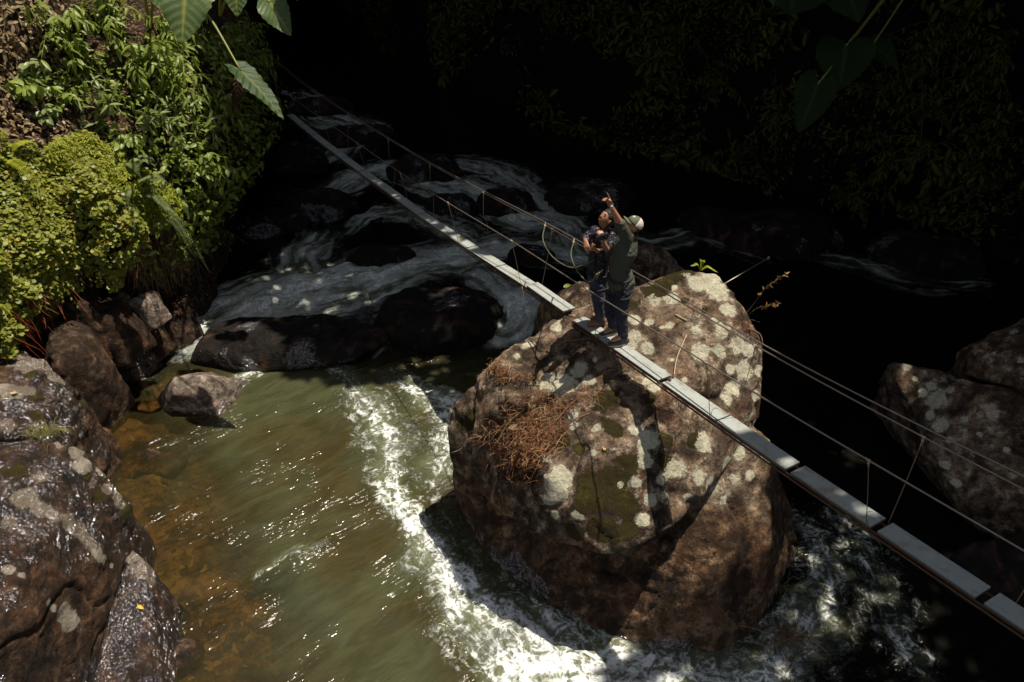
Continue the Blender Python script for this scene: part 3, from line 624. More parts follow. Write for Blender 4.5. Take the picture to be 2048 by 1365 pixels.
lbl9 = ['pale sunlit stone in the dark hollow under the ferns, left of its pair', 'pale sunlit stone in the dark hollow under the ferns, right of its pair', 'dim brown rock at the left end of the hollow under the bank',
        'rounded brown rock below the two pale stones in the hollow', 'rounded dark rock at the right end of the hollow beside the white water', 'brown rock leaning over the pool edge below the hollow', 'small wet rock at the foot of the tall brown block', 'smallest dark rock where the white water meets the bank', 'brown rock under the overhanging round leaved plants']
for i, ((px, py, rp), z) in enumerate(k9):
    c = pz(px, py, z); R = rp*np.linalg.norm(c-np.array(CAMV))/FOC
    pts = [tuple(c+np.array([random.uniform(-1, 1)*R*1.2, random.uniform(-1, 1)*R*1.3, random.uniform(-1, 1)*R])) for _ in range(14)]
    pts = [(q[0], q[1], c[2]+(q[2]-c[2])*.6) for q in pts]+[(c[0]-R*2, c[1]+R*1.6, z-R*2.2), (c[0]+R*2, c[1]+.1, z-R*2.2), (c[0]+R, c[1]-R*1.6, max(-.4, z-R*2.4)), (c[0]-R*2, c[1]-R*1.2, z-R*2)]
    o = rock('bank_rock', [pts], M_GREY if i in (0, 1) else M_WET, 0.04, 4, 0.03, 2, 60+i, wet=lambda V, N: .2+0.4*fbm(V, 1.2, 3, 5), moss=lambda V, N: -.2+0.3*fbm(V, 1.4, 3, 15))
    tag(o, lbl9[i], 'rock', 'rocks at the foot of the left bank')
def lump(name, c, r, mat, seed, amp=0.12, rot=0.0, **kw):
    pts = []
    for _ in range(60):
        v = np.random.default_rng(seed*100+_).normal(size=3); v /= np.linalg.norm(v); v = np.sign(v)*np.abs(v)**0.8
        x, y = v[0]*r[0], v[1]*r[1]; cr, sr = math.cos(rot), math.sin(rot)
        pts.append((c[0]+x*cr-y*sr, c[1]+x*sr+y*cr, c[2]+v[2]*r[2]))
    return rock(name, [pts], mat, max(0.04, min(r)*.09), 5, amp*min(r), 1.6/max(min(r), .3)*.5, seed, fine=.008, **kw)
# submerged rocks seen through the water
for i, (px, py, z, r, lb_) in enumerate([(600, 1155, -.3, (.22, .42, .30), 'rounded brown rock showing through the water low in the pool'), (300, 925, -.22, (.62, .6, .22), 'broad submerged slab of brown rock beside the left boulder'),
                                   (415, 712, -.16, (.25, .2, .16), 'small submerged stone beyond the pale pool rock'), (360, 1320, -.12, (.3, .3, .16), 'flat submerged stone at the lower edge near the wet rock')]):
    c = pz(px, py, z); tag(lump('submerged_rock', c, r, M_WET, 80+i), lb_, 'rock', 'submerged rocks in the pool')
# dark boulders in the rapids: px,py of the crown, z of centre, radii, label
DR = [(575, 695, 0.06, (2.15, .85, .52), 'long low black boulder at the head of the pool'), (880, 645, 0.15, (1.4, 1.0, .68), 'domed black boulder parting the white water above the pool'),
      (640, 420, 0.45, (1.1, .8, .5), 'dark boulder under the middle of the bridge, left of the deck'), (540, 455, 0.4, (1.1, .7, .42), 'dark low rock against the left bank in the rapids'),
      (760, 520, 0.36, (.95, .5, .34), 'dark flat rock in the middle of the white water'), (905, 415, 0.5, (.8, .5, .36), 'dark rock behind the near handrail in the rapids'),
      (1010, 415, 0.5, (.85, .55, .5), 'rounded black rock behind the handrails in the rapids'), (1060, 522, 0.38, (.6, .4, .4), 'dark wet rock below the clipped lanyards'),
      (700, 280, 0.65, (1.5, .8, .42), 'far dark ledge between two patches of foam upstream'), (850, 345, 0.6, (1.2, .7, .5), 'far dark boulder behind the handrail upstream'),
      (600, 330, 0.6, (1.0, .8, .6), 'far dark rock beside the bridge deck upstream'), (1180, 400, .5, (1.3, .9, .5), 'dark boulder at the far side of the rapids behind the people'),
      (1560, 480, .4, (1.6, 1.0, .7), 'dark boulder on the far side behind the steel rod'), (1850, 520, .4, (1.4, .9, .6), 'dark boulder by the right bank below the leaves'),
      (640, 222, .7, (1.2, .8, .5), 'farthest dark rock in the river near the bridge end'), (1420, 455, .4, (.9, .6, .5), 'dark rock left of the boulder behind the steel rod')]
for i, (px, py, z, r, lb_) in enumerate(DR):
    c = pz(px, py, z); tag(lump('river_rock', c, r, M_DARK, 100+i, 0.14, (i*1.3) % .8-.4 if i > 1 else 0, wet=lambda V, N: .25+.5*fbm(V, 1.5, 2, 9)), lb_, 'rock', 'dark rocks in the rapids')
# right side rocks
r10 = rock('river_boulder', [W((1772, 728, 1.5), (1800, 722, 1.6), (1880, 735, 1.7), (1960, 760, 1.75), (2100, 800, 1.8), (1780, 760, 1.2), (1830, 830, 1.1), (1860, 900, .9), (1900, 1000, .4), (1960, 1060, .1), (2100, 1090, .3), (1940, 800, 1.6), (2100, 950, 1.2)) + [(8.8, 10.5, 0), (6.4, 10.6, .2), (9.6, 9, 0), (7.2, 7.8, -.4)]],
          M_ROCK, 0.05, 6, 0.07, 1.2, 51, lb=-.35, ridges=.05,
          lich=[(1830, 758, 11), (1860, 770, 14), (1845, 785, 10), (1870, 800, 18), (1815, 735, 12), (1900, 780, 8), (1880, 850, 15), (1860, 830, 10), (1930, 840, 8), (1985, 830, 10), (1890, 930, 10), (1912, 965, 11), (1960, 870, 7), (1990, 770, 8), (2010, 900, 8), (1900, 880, 8), (1850, 745, 7), (1945, 910, 5)],
          moss=lambda V, N: -.3+0.4*fbm(V, 1.4, 3, 15))
tag(r10, 'shadowed boulder at the right with cream lichen blotches', 'boulder')
r11 = rock('river_boulder', [W((1930, 690, 2.0), (1990, 655, 2.3), (2100, 620, 2.5), (1930, 750, 1.7), (2100, 800, 2.0), (2100, 700, 2.4)) + [(8, 11.5, 0), (11, 11.5, 0), (9.5, 9.5, 0), (11, 10, 0)]],
          M_ROCK, 0.07, 5, 0.1, 1.2, 52, lb=-.35, lich=[(2030, 665, 10), (2040, 720, 8), (1990, 705, 8)], moss=lambda V, N: -.0+0.4*fbm(V, 1.4, 3, 15))
tag(r11, 'dark mossy rock behind the lichen boulder at the right edge', 'boulder')
r12 = rock('river_boulder', [W((1880, 1120, .3), (1950, 1080, .7), (2100, 1060, .9), (1900, 1180, .1), (2100, 1230, .4)) + [(7.6, 7.4, -.3), (6.3, 6.6, -.3), (5.9, 7.0, -.3), (8, 6.2, -.2)]],
          M_DARK, 0.05, 6, 0.06, 1.2, 53, moss=lambda V, N: -.2+0.4*fbm(V, 1.4, 3, 15))
tag(r12, 'low dark rock behind the deck at the lower right edge', 'rock')

# ------------------------------------------------------------------ footbridge
NE = np.array([(3.502, 3.623, 3.888), (3.062, 4.425, 3.78), (2.607, 5.253, 3.669), (2.142, 6.103, 3.576), (1.696, 6.915, 3.49), (.689, 8.75, 3.296), (.209, 9.625, 3.207), (-.267, 10.492, 3.081), (-.774, 11.418, 2.95),
               (-1.288, 12.355, 2.831), (-1.826, 13.334, 2.719), (-2.368, 14.323, 2.62), (-2.924, 15.336, 2.524), (-3.509, 16.403, 2.422), (-4.119, 17.513, 2.317), (-4.727, 18.622, 2.226), (-5.373, 19.8, 2.142), (-6.01, 20.962, 2.065), (-6.618, 22.069, 2.015)])
BD_ = np.array([-.481, .8767]); CR = np.array([.8767, .481, 0]); BW = 0.195
SS = (NE[:, :2]-NE[0, :2])@BD_
def ndeck(s, e=0.0, dz=0.0):        # s along the deck from the near joint, e across (0 near edge, 1 far edge)
    xy = NE[0, :2]+BD_*s
    k = (NE[1, 2]-NE[0, 2])/(SS[1]-SS[0]); z = np.interp(s, SS, NE[:, 2]) if s >= 0 else NE[0, 2]+k*s
    return np.array([xy[0], xy[1], z+dz])+CR*BW*e
BR = empty('footbridge', tuple(ndeck(3)), 'long narrow footbridge of grey boards hung from steel handrail cables across the river', 'bridge')
def plank(s0, s1, dz=0.0, lift0=0, lift1=0):
    a = ndeck(s0, 0.5, dz+lift0); b = ndeck(s1, 0.5, dz+lift1); ax = nrm(b-a); az = nrm(np.cross(ax, CR)); az = az if az[2] > 0 else -az
    L = np.linalg.norm(b-a)/2-.004; m = MB()
    m.box((a+b)/2-az*.0125, ax, CR, az, L, BW/2, .0125, .003)
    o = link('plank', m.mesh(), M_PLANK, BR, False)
    q = MB()
    for i in range(5):
        for e in (.08, .92):
            c = a+(b-a)*(0.04+.92*i/4)+CR*BW*(e-.5)
            q.ball(c+az*.001, .0042, .0042, .003, 6, 4)
    link('screw', q.mesh(), M_BLACK, o)['kind'] = 'stuff'
    # timber bearer under the board
    bb = MB(); bb.box((a+b)/2-az*.043+CR*.0, ax, CR, az, L-.01, .052, .0165)
    link('bearer', bb.mesh(), M_BARK, o, False)
def sof(x):   # deck s for a near edge x
    return (x-NE[0, 0])/BD_[0]
J = [-3.4, -2.25, -1.12, 0.0, .02]
plank(-3.3, -2.28); plank(-2.22, -1.15); plank(-1.10, -.03)
plank(.03, SS[1]-.03, .0); plank(SS[1]+.03, SS[2]-.03); plank(SS[2]+.025, SS[3]-.005); plank(SS[3]+.005, SS[4]-.03)
sm = 4.45
plank(SS[4]+.03, sm+.55, 0); 
plank(sm+.56, SS[5]-.26, .0); plank(SS[5]-.02, SS[6], .03)
for i in range(6, len(SS)-1): plank(SS[i]+.008, SS[i+1]-.008, 0.004*((i % 3)-1))
def bridge_line(e, dz, r, name, mat, s0=-3.4, s1=SS[-1]+.5, out=0.0, wob=0.0, n=90):
    pts = [ndeck(s, e, dz)+CR*out*(1 if e > .5 else -1)+np.array([0, 0, wob*math.sin(s*2.9)]) for s in np.linspace(s0, s1, n)]
    m = MB(); m.tube(pts, r, 6); return link(name, m.mesh(), mat, BR)
bridge_line(0.02, -.075, .010, 'bearing_cable', M_RUSTY); bridge_line(.98, -.075, .010, 'bearing_cable', M_RUSTY)
bridge_line(0.12, -.055, .009, 'bearing_cable', M_RUSTY)
# hand cables (height above deck, splay) interpolated from the hangers
def rail(e, keys, r=.0078, name='handrail_cable'):
    s = np.linspace(keys[0][0], keys[-1][0], 110); ks = [k[0] for k in keys]
    pts = []
    for v in s:
        a = np.interp(v, ks, [k[1] for k in keys]); b = np.interp(v, ks, [k[2] for k in keys])
        pts.append(ndeck(v, e, b)+CR*a*(1 if e > .5 else -1))
    pts = np.array(pts); pts[1:-1] = (pts[:-2]+pts[1:-1]+pts[2:])/3; pts[1:-1] = (pts[:-2]+pts[1:-1]+pts[2:])/3
    m = MB(); m.tube(pts, r, 6); link(name, m.mesh(), M_STEEL, BR); return pts
KN = [(-3.5, .40, .98), (-1.2, .36, .93), (.97, .33, .88), (2.86, .26, .81), (4.96, .24, .78), (6.93, .20, .765), (9.09, .20, .80), (11.3, .18, .81), (13.75, .20, .87), (16.3, .20, .9), (23.6, .25, .95)]
KF = [(-3.5, .05, .95), (-1.2, .04, .93), (.92, .04, .91), (2.77, .09, .88), (4.8, .16, .865), (6.76, .17, .87), (8.8, .11, .95), (11, .11, .965), (13.22, .12, .98), (16, .15, 1.0), (23.6, .2, 1.05)]
KU = [(-3.5, .06, 1.10), (-1.2, .06, 1.05), (.92, .06, .98), (2.77, .11, .92), (4.8, .17, .905), (6.76, .185, .905), (8.8, .12, .975), (11, .12, .985), (13.22, .13, 1.0), (16, .16, 1.03), (23.6, .22, 1.09)]
rail(0, KN); rail(1, KF, .0072); rail(1, KU, .0072, 'safety_cable')
def railpt(e, K, s):
    ks = [k[0] for k in K]; a = np.interp(s, ks, [k[1] for k in K]); b = np.interp(s, ks, [k[2] for k in K]); return ndeck(s, e, b)+CR*a*(1 if e > .5 else -1)
def hanger(e, st, sb, slack=0.0):
    K = KN if e == 0 else KF; T = railpt(e, K, st); B = ndeck(sb, e, -.05)+CR*.012*(1 if e else -1)
    if slack:
        mid = (T+B)/2+CR*slack*.5+np.array([BD_[0], BD_[1], 0])*slack*.2; pts = crv([T, T*.6+B*.4+CR*slack*.12, mid+np.array([0, 0, -.12]), B+CR*slack*.5+np.array([0, 0, .02]), B], 24)
    else: pts = crv([T, (T+B)/2+np.array([.004, 0, 0]), B], 12)
    m = MB(); m.tube(pts, .0038, 5); h = link('hanger_cord', m.mesh(), M_CORD, BR)
    q = MB(); u = nrm(pts[2]-pts[0])
    q.ball(T, .017, .013, .013); q.ball(T+u*.03, .012, .012, .016)
    q.ball(T+np.array([BD_[0], BD_[1], 0])*.02, .008, .02, .008)
    q.tube([T, T+u*.09], .006, 6)
    link('knot', q.mesh(), M_KNOT, h)
    # the cord passes under the board and is tied over it
    c = MB(); s2 = sb+.015; over = [ndeck(s2, -.05, -.02), ndeck(s2, .02, .008), ndeck(s2+.06, .35, .016), ndeck(s2+.09, .7, .012), ndeck(s2+.05, 1.04, -.02)]
    if e == 0: c.tube(crv(over, 14), .0026, 5); link('lashing', c.mesh(), M_CORD, h)
for s_ in (.97, 2.86, 4.96, 6.93, 9.09, 11.3, 13.75, 16.3, 18.9): hanger(0, s_, s_+(.04 if s_ > 2 else 0))
for s_, sl in ((-.15, 0), (.92, 0), (2.77, 0), (6.76, 0), (8.8, .28), (11, .2), (13.22, .3), (16, 0), (18.5, 0)): hanger(1, s_, s_, sl)
m = MB()      # frayed cord end below the near edge
for i in range(5): m.tube(crv([ndeck(6.95, -.05, -.03), ndeck(6.95+.03*i-.06, -.15, -.09), ndeck(6.95+.05*i-.1, -.2, -.17-.02*i)], 8), .003, 4)
link('cord_end', m.mesh(), M_KNOT, BR)
# end posts far away on the left bank
for e in (-.9, 1.9):
    m = MB(); b0 = ndeck(SS[-1]+2.6, e, -1.2); m.tube([b0, b0+np.array([0, 0, 2.5])], .06, 8); link('end_post', m.mesh(), M_RUSTY, BR)

# ------------------------------------------------------------------ forest canopy: unseen, shaped to throw the shade, with the gap that lets the sun in
COT = 1/math.tan(SUN_EL)
def to_uv(P): P = np.atleast_2d(P); return P[:, :2]-np.array([SX, SY])*COT*P[:, 2:3]
GAP = [(-16, 1.0), (-16, 19), (-9.5, 17.5), (-7.9, 15.6), (-6.9, 14.0), (-5.5, 13.0), (-4.4, 12.0), (-3.3, 11.45), (-2.2, 11.55), (-1.55, 11.35), (-.6, 10.4), (.5, 9.9), (1.6, 9.7), (2.5, 8.9), (2.75, 7.9), (3.1, 7.2), (3.35, 6.6), (2.3, 6.02), (1.55, 5.75), (1.35, 5.35),
       (.9, 4.6), (.6, 3.0), (.5, 1.0)]
THIN = [  # (u, v, radius, share of leaves kept)
    (4.6, 6.2, 1.7, .38), (-4.8, 15.1, 1.9, .55), (-1.2, 14.0, 1.2, .45), (-1.9, 12.2, .9, .22), (5.75, 9.55, .45, .06), (2.0, 4.6, .5, .25), (2.6, 3.9, .5, .3), (-8.6, 17.6, 1.2, .3), (.9, 10.6, .5, .3), (1.9, 5.2, .55, .25)]
def quads(C, size, seed, tilt=0.6):
    g = np.random.default_rng(seed); n = len(C)
    a = g.normal(size=(n, 3)); a[:, 2] *= tilt; a /= np.linalg.norm(a, axis=1)[:, None]
    b = g.normal(size=(n, 3)); b[:, 2] *= tilt; b -= (a*b).sum(1)[:, None]*a; b /= np.linalg.norm(b, axis=1)[:, None]
    s = np.asarray(size)*g.uniform(.6, 1.3, n)[:, None]
    V = np.stack([C-a*s, C+b*s*.5, C+a*s, C-b*s*.5], 1).reshape(-1, 3); F = np.arange(4*n).reshape(n, 4)
    return V, F
NC = 380000
C = np.stack([rng.uniform(-20, 24, NC), rng.uniform(-7, 74, NC), rng.uniform(13.0, 16.5, NC)], 1)
uv = to_uv(C); uvn = uv+0.16*np.stack([fbm(np.c_[uv, uv[:, :1]*0], 1.6, 3, 200), fbm(np.c_[uv, uv[:, :1]*0], 1.6, 3, 201)], 1)
keep = ~inpoly(uvn, GAP); pr_ = np.ones(NC)
for a_, b_, r_, k_ in THIN: pr_ = np.minimum(pr_, k_+(1-k_)*sstep(.6, 1.1, np.hypot(uv[:, 0]-a_, uv[:, 1]-b_)/r_))
keep &= rng.uniform(0, 1, NC) < pr_
keep &= ~(C[:, 1] < -0.5)  # left open behind the camera for sky light
keep &= (uv[:, 0] > -10.5+0.5*np.sin(uv[:, 1])) | (uv[:, 1] > 30)  # left side cut away to let more sky light in
sz = .30+.40*(~inpoly(uv, [(-18, -1), (-18, 21), (-4, 16), (6, 12), (9, 8), (6, 0)])); V, F = quads(C[keep], sz[keep][:, None], 5)
can = link('forest_canopy', mesh_from('forest_canopy', V, F), M_CAN, smooth=False)
tag(can, 'unseen dense tree canopy above the river, shaped to throw the shade', 'tree canopy', kind='stuff')

# ------------------------------------------------------------------ vegetation
def leaf_tmpl(shape='lance', n=4, fold=.25, droop=.3, width=.3):
    """leaf of length 1 along +y, normal +z; returns V, F(quads/tris as quads), vein"""
    V = []; vein = []
    for i in range(n+1):
        t_ = i/n
        if shape == 'lance': wd = math.sin(math.pi*min(1, t_*.92+.04))**.8*(1-t_*.35)
        elif shape == 'heart': wd = (math.sin(math.pi*min(1, (t_*.9+.1))))**.6*(1-t_*.45)
        else: wd = math.sin(math.pi*min(1, t_*.9+.05))**.6
        wd *= width; z = -droop*t_*t_
        for sx in (-1, 0, 1): V.append((sx*wd, t_, z+abs(sx)*wd*fold)); vein.append(0.35 if sx == 0 else 0)
    F = [(3*i+j, 3*i+j+1, 3*i+j+4, 3*i+j+3) for i in range(n) for j in (0, 1)]
    return np.array(V), np.array(F), np.array(vein)
def instance(T, P, D, U, S):
    """place template at P, y along D, z near U"""
    V, F, ve = T; P, D, U = map(np.asarray, (P, D, U)); n = len(P)
    D = D/(np.linalg.norm(D, axis=1)[:, None]+1e-9); X_ = np.cross(D, U); X_ /= np.linalg.norm(X_, axis=1)[:, None]+1e-9; Zc = np.cross(X_, D)
    S = np.broadcast_to(np.asarray(S, float), (n,))[:, None, None]
    W_ = P[:, None]+S*(V[None, :, 0:1]*X_[:, None]+V[None, :, 1:2]*D[:, None]+V[None, :, 2:3]*Zc[:, None])
    FF = F[None]+(np.arange(n)*len(V))[:, None, None]
    return W_.reshape(-1, 3), FF.reshape(-1, F.shape[1]), np.tile(ve, n)
def leafmesh(name, T, P, D, U, S, mat, parent=None):
    V, F, ve = instance(T, P, D, U, S); me = mesh_from(name, V, F)
    if len(me.vertices) == len(ve): attr(me, 'vein', ve)
    return link(name, me, mat, parent)
def surf_samples(obj, n, seed, poly, zmin=-9, zmax=99):
    """random points on obj whose picture falls in a pixel polygon"""
    me = obj.data; V = verts_of(me); g = np.random.default_rng(seed)
    fc = np.array([p.vertices[:] for p in me.polygons]); A, B, Cc, Dd = [V[fc[:, k]] for k in range(4)]
    cen = (A+B+Cc+Dd)/4; ok = inpoly(proj(cen), poly) & (cen[:, 2] > zmin) & (cen[:, 2] < zmax); idx = np.where(ok)[0]
    if not len(idx): return np.zeros((0, 3)), np.zeros((0, 3))
    N = np.cross(Cc-A, Dd-B)[idx]; ar = np.linalg.norm(N, axis=1); N = N/ar[:, None]; vw = cen[idx]-np.array(CAMV); N = N*np.where(N[:, 0] < 0, -1, 1)[:, None] if obj is left_bank else N*np.where((N*vw).sum(1) > 0, -1, 1)[:, None]; ar = ar*((N*vw).sum(1) < 0)
    k = g.choice(len(idx), n, p=ar/ar.sum()); u = g.uniform(0, 1, (n, 1)); v = g.uniform(0, 1, (n, 1)); f = idx[k]
    P = (1-u)*(1-v)*A[f]+u*(1-v)*B[f]+u*v*Cc[f]+(1-u)*v*Dd[f]
    return P, N[k]
T_LANCE = leaf_tmpl('lance', 5, .3, .28, .17); T_OVAL = leaf_tmpl('oval', 4, .3, .2, .27); T_HEART = leaf_tmpl('heart', 4, .25, .25, .42)
T_ROUND = (np.array([(0, 0, 0), (.5, .25, .08), (.62, .75, .1), (0, 1.15, .03), (-.62, .75, .1), (-.5, .25, .08)])*1.0, np.array([(0, 1, 2, 3), (0, 3, 4, 5)]), np.zeros(6))
UPV = np.array([0, 0, 1.0])
M_LITTER = leaf_mat('leaf_litter', (0.10, 0.055, 0.035), (0.24, 0.15, 0.11), 0.7, 0.05, 8.0, c3=(0.35, 0.25, 0.2))
# ground cover of small round leaves on the nearest bank
def cover(name, poly, n, size, mat, tmpl, label, cat, seed, lift=.06, up=.6, on=left_bank, moundamp=.25, zmin=1.2, stems=0):
    P, N = surf_samples(on, n, seed, poly, zmin); g = np.random.default_rng(seed+1)
    mound = np.clip(fbm(P, 1.1, 3, seed), -.06, 1)*moundamp
    P = P+N*(g.uniform(0, lift, (len(P), 1))+mound[:, None]+.05)
    Nr = N*(1-up)+UPV*up+g.normal(size=P.shape)*.38
    D = g.normal(size=P.shape); D[:, 2] -= .35; D -= (D*Nr).sum(1)[:, None]*Nr/((Nr**2).sum(1)[:, None])
    o = leafmesh(name, tmpl, P, D, Nr, size*g.uniform(.6, 1.35, len(P)), mat); o['kind'] = 'stuff'
    tag(o, label, cat, kind='stuff')
    if stems:
        m = MB(); k = g.choice(len(P), stems)
        for i in k:
            if proj(P[i])[1] < 560 and g.uniform() > .12: continue
            b = P[i]-N[i]*.03; d = np.array([g.normal()*.15, g.normal()*.15, -abs(g.normal())*.3-.1])+N[i]*.12
            m.tube(crv([b, b+d*.5+g.normal(size=3)*.03, b+d+g.normal(size=3)*.06], 6), .0035, 4)
        s = link('runners', m.mesh(), M_RED, o); s['kind'] = 'stuff'
    return o
cover('round_leaf_ground_cover', [(-60, 300), (60, 290), (150, 310), (230, 380), (260, 440), (215, 545), (140, 520), (130, 600), (100, 690), (60, 700), (-60, 690)], 15500, .052, M_COVER, T_ROUND,
      'mat of small round yellow green leaves with red runners over the left bank', 'ground cover', 300, .10, .55, moundamp=.45, stems=420)
cover('mossy_fern_mat', [(60, 300), (130, 270), (190, 290), (260, 330), (330, 370), (330, 430), (250, 470), (180, 440), (120, 360)], 15000, .07, M_FERN, leaf_tmpl('lance', 2, .2, .2, .2),
      'bright yellow green mossy mat of tiny fronds on the left bank', 'ground cover', 310, .14, .5, moundamp=.3)
cover('dark_bank_undergrowth', [(200, 100), (460, 60), (560, 60), (600, 160), (470, 420), (430, 560), (330, 600), (230, 480)], 5000, .12, M_LEAF, T_OVAL,
      'tangle of small leaves filling the steep left bank behind the shrubs', 'undergrowth', 320, .3, .4, moundamp=.3)
cover('leaf_litter', [(-60, -20), (120, -20), (140, 300), (-60, 320)], 1100, .09, M_LITTER, T_OVAL, 'brown dead leaves littering the bare soil of the upper left bank', 'leaf litter', 330, .03, .3, moundamp=.02)
# leafy shrubs
def shrub(px, py, label, n=14, L=.75, leaf=.21, mat=M_LEAF, tmpl=T_LANCE, seed=0, spread=1.0, droop=.5, bvh=LB, pos=None, cat='shrub', name='leafy_shrub', group='leafy shrubs on the left bank', per=9, whorl=False, out=.15, stemr=.008):
    g = np.random.default_rng(seed)
    if pos is None: P, N = hit(bvh, px, py)
    else: P, N = np.array(pos, float), np.array([.7, 0, .7])
    if P is None: return None
    root = empty(name, tuple(P), label, cat, group); st = MB(); LP, LD, LU, LS = [], [], [], []
    for b in range(n):
        d = nrm(N*1.0+g.normal(size=3)*spread*.75+UPV*.45); l = L*g.uniform(.55, 1.2)
        q0 = P+g.normal(size=3)*.06*L; q1 = q0+d*l*.5+UPV*.05*l; q2 = q0+d*l+np.array([0, 0, -droop*l*.35]); c = crv([q0-N*.15, q0, q1, q2], 16)
        st.tube(c, np.linspace(stemr, stemr*.35, 16), 5)
        T = np.gradient(c, axis=0)
        ks = np.linspace(5, 15, per) if not whorl else np.full(per, 15.0)-g.uniform(0, 2.5, per)
        for j, k in enumerate(ks):
            i = int(k); tv = nrm(T[i]); side = nrm(np.cross(tv, UPV)+g.normal(size=3)*.15)*(1 if j % 2 else -1)
            if whorl:
                an = 2*math.pi*j/per*1.0; e1 = nrm(np.cross(tv, UPV)); e2 = np.cross(tv, e1); dd = nrm(e1*math.cos(an)+e2*math.sin(an)+tv*.35-UPV*.25)
            else: dd = nrm(side+tv*.6+np.array([0, 0, -.55])+g.normal(size=3)*.18)
            LP.append(c[i]); LD.append(dd); LU.append(nrm(UPV+g.normal(size=3)*.3+N*.3)); LS.append(leaf*g.uniform(.65, 1.25)*(1-.25*(k-5)/10 if not whorl else 1))
        LP.append(c[-1]); LD.append(nrm(T[-1]+np.array([0, 0, -.3]))); LU.append(UPV+g.normal(size=3)*.2); LS.append(leaf*.9)
    link('stem', st.mesh(), M_STEM, root)['kind'] = 'stuff'
    f = leafmesh('foliage', tmpl, np.array(LP), np.array(LD), np.array(LU), np.array(LS), mat, root)
    return root
SH = [ # px, py, label, kwargs
 (110, 55, 'tall shrub of drooping lance leaves near the top left corner', dict(n=16, L=.9, leaf=.25)),
 (210, 40, 'lance leaved shrub at the top edge left of the largest elephant ear leaf', dict(n=18, L=.9, leaf=.25)),
 (170, 130, 'dense shrub of lance leaves below the top left one', dict(n=18, L=.8, leaf=.25)),
 (270, 130, 'shrub of hanging lance leaves under the largest elephant ear leaf', dict(n=22, L=.9, leaf=.28)),
 (330, 170, 'shrub with a long arching spray of narrow leaves reaching over the river', dict(n=18, L=1.15, droop=.8, per=14, leaf=.25)),
 (60, 170, 'shrub of broad oval leaves beside the bare soil at the left edge', dict(n=12, L=.55, tmpl=T_OVAL, mat=M_LEAFB, leaf=.2)),
 (20, 185, 'low plant of oval leaves touching the left edge', dict(n=9, L=.45, tmpl=T_OVAL, leaf=.2)),
 (90, 235, 'small heart leaved plant on the bare soil above the round leaves', dict(n=8, L=.35, tmpl=T_HEART, leaf=.15, mat=M_LEAFB)),
 (200, 215, 'shrub with grey green whorled leaves in the middle of the bank', dict(n=14, L=.65, whorl=True, per=7, mat=M_LEAFB)),
 (290, 250, 'shrub of whorled pale leaves above the pale ferns', dict(n=16, L=.7, whorl=True, per=7, mat=M_LEAFB)),
 (370, 250, 'shrub at the edge of the bank whose whorled leaves face the river', dict(n=16, L=.75, whorl=True, per=7, mat=M_LEAFB)),
 (400, 330, 'outermost shrub with bright pointed leaves against the dark water', dict(n=16, L=.8, tmpl=T_OVAL, leaf=.17)),
 (350, 330, 'bushy shrub of dull oval leaves behind the outermost one', dict(n=16, L=.6, tmpl=T_OVAL, leaf=.14)),
 (370, 410, 'hanging shrub of small leaves above the dark hollow', dict(n=14, L=.7, tmpl=T_OVAL, leaf=.14, droop=1.0)),
 (410, 470, 'lowest straggling shrub trailing towards the white water', dict(n=9, L=.8, tmpl=T_LANCE, leaf=.10, droop=1.2)),
 (240, 290, 'fresh green shrub over the bright mossy mat', dict(n=14, L=.5, tmpl=T_OVAL, leaf=.13)),
 (330, 70, 'shrub of lance leaves behind the yellow petiole', dict(n=16, L=.8)),
 (400, 110, 'shrub of narrow leaves right of the yellow petiole', dict(n=14, L=.9, leaf=.17, droop=.9)),
 (470, 60, 'half shaded shrub between the upper elephant ear leaves', dict(n=14, L=.8)),
 (430, 220, 'shaded shrub under the drooping elephant ear leaf', dict(n=14, L=.7)),
 (130, 200, 'shrub of mixed small leaves left of the whorled one', dict(n=16, L=.6, tmpl=T_OVAL, leaf=.15)),
 (130, 310, 'bright feathery sprig cluster at the top of the mossy mat', dict(n=26, L=.4, leaf=.07, per=16, mat=M_FERN, droop=.6)),
 (200, 350, 'bright feathery sprig cluster in the middle of the mossy mat', dict(n=26, L=.42, leaf=.07, per=16, mat=M_FERN, droop=.7)),
 (260, 380, 'bright feathery sprig cluster at the right of the mossy mat', dict(n=26, L=.45, leaf=.07, per=16, mat=M_FERN, droop=.9)),
 (225, 430, 'bright sprigs hanging at the lower rim of the mossy mat', dict(n=24, L=.45, leaf=.07, per=14, mat=M_FERN, droop=1.3)),
 (170, 500, 'round leaved sprays hanging into the dark hollow', dict(n=24, L=.45, leaf=.065, per=14, mat=M_COVER, tmpl=T_OVAL, droop=1.4, stemr=.004)),
 (60, 400, 'loose sprays standing out of the round leaved mat, upper left', dict(n=24, L=.4, leaf=.065, per=14, mat=M_COVER, tmpl=T_OVAL, droop=.8, stemr=.004)),
 (100, 560, 'loose sprays at the right rim of the round leaved mat', dict(n=24, L=.4, leaf=.065, per=14, mat=M_COVER, tmpl=T_OVAL, droop=1.2, stemr=.004)),
 (70, 640, 'loose sprays trailing over the wet ledge at the lower end of the mat', dict(n=22, L=.4, leaf=.065, per=14, mat=M_COVER, tmpl=T_OVAL, droop=1.3, stemr=.004)),
 (500, 130, 'dim shrub at the upper shaded end of the left bank', dict(n=12, L=.8)),
]
for i, (a, b, l, kw) in enumerate(SH): shrub(a, b, l, seed=400+i, **kw)
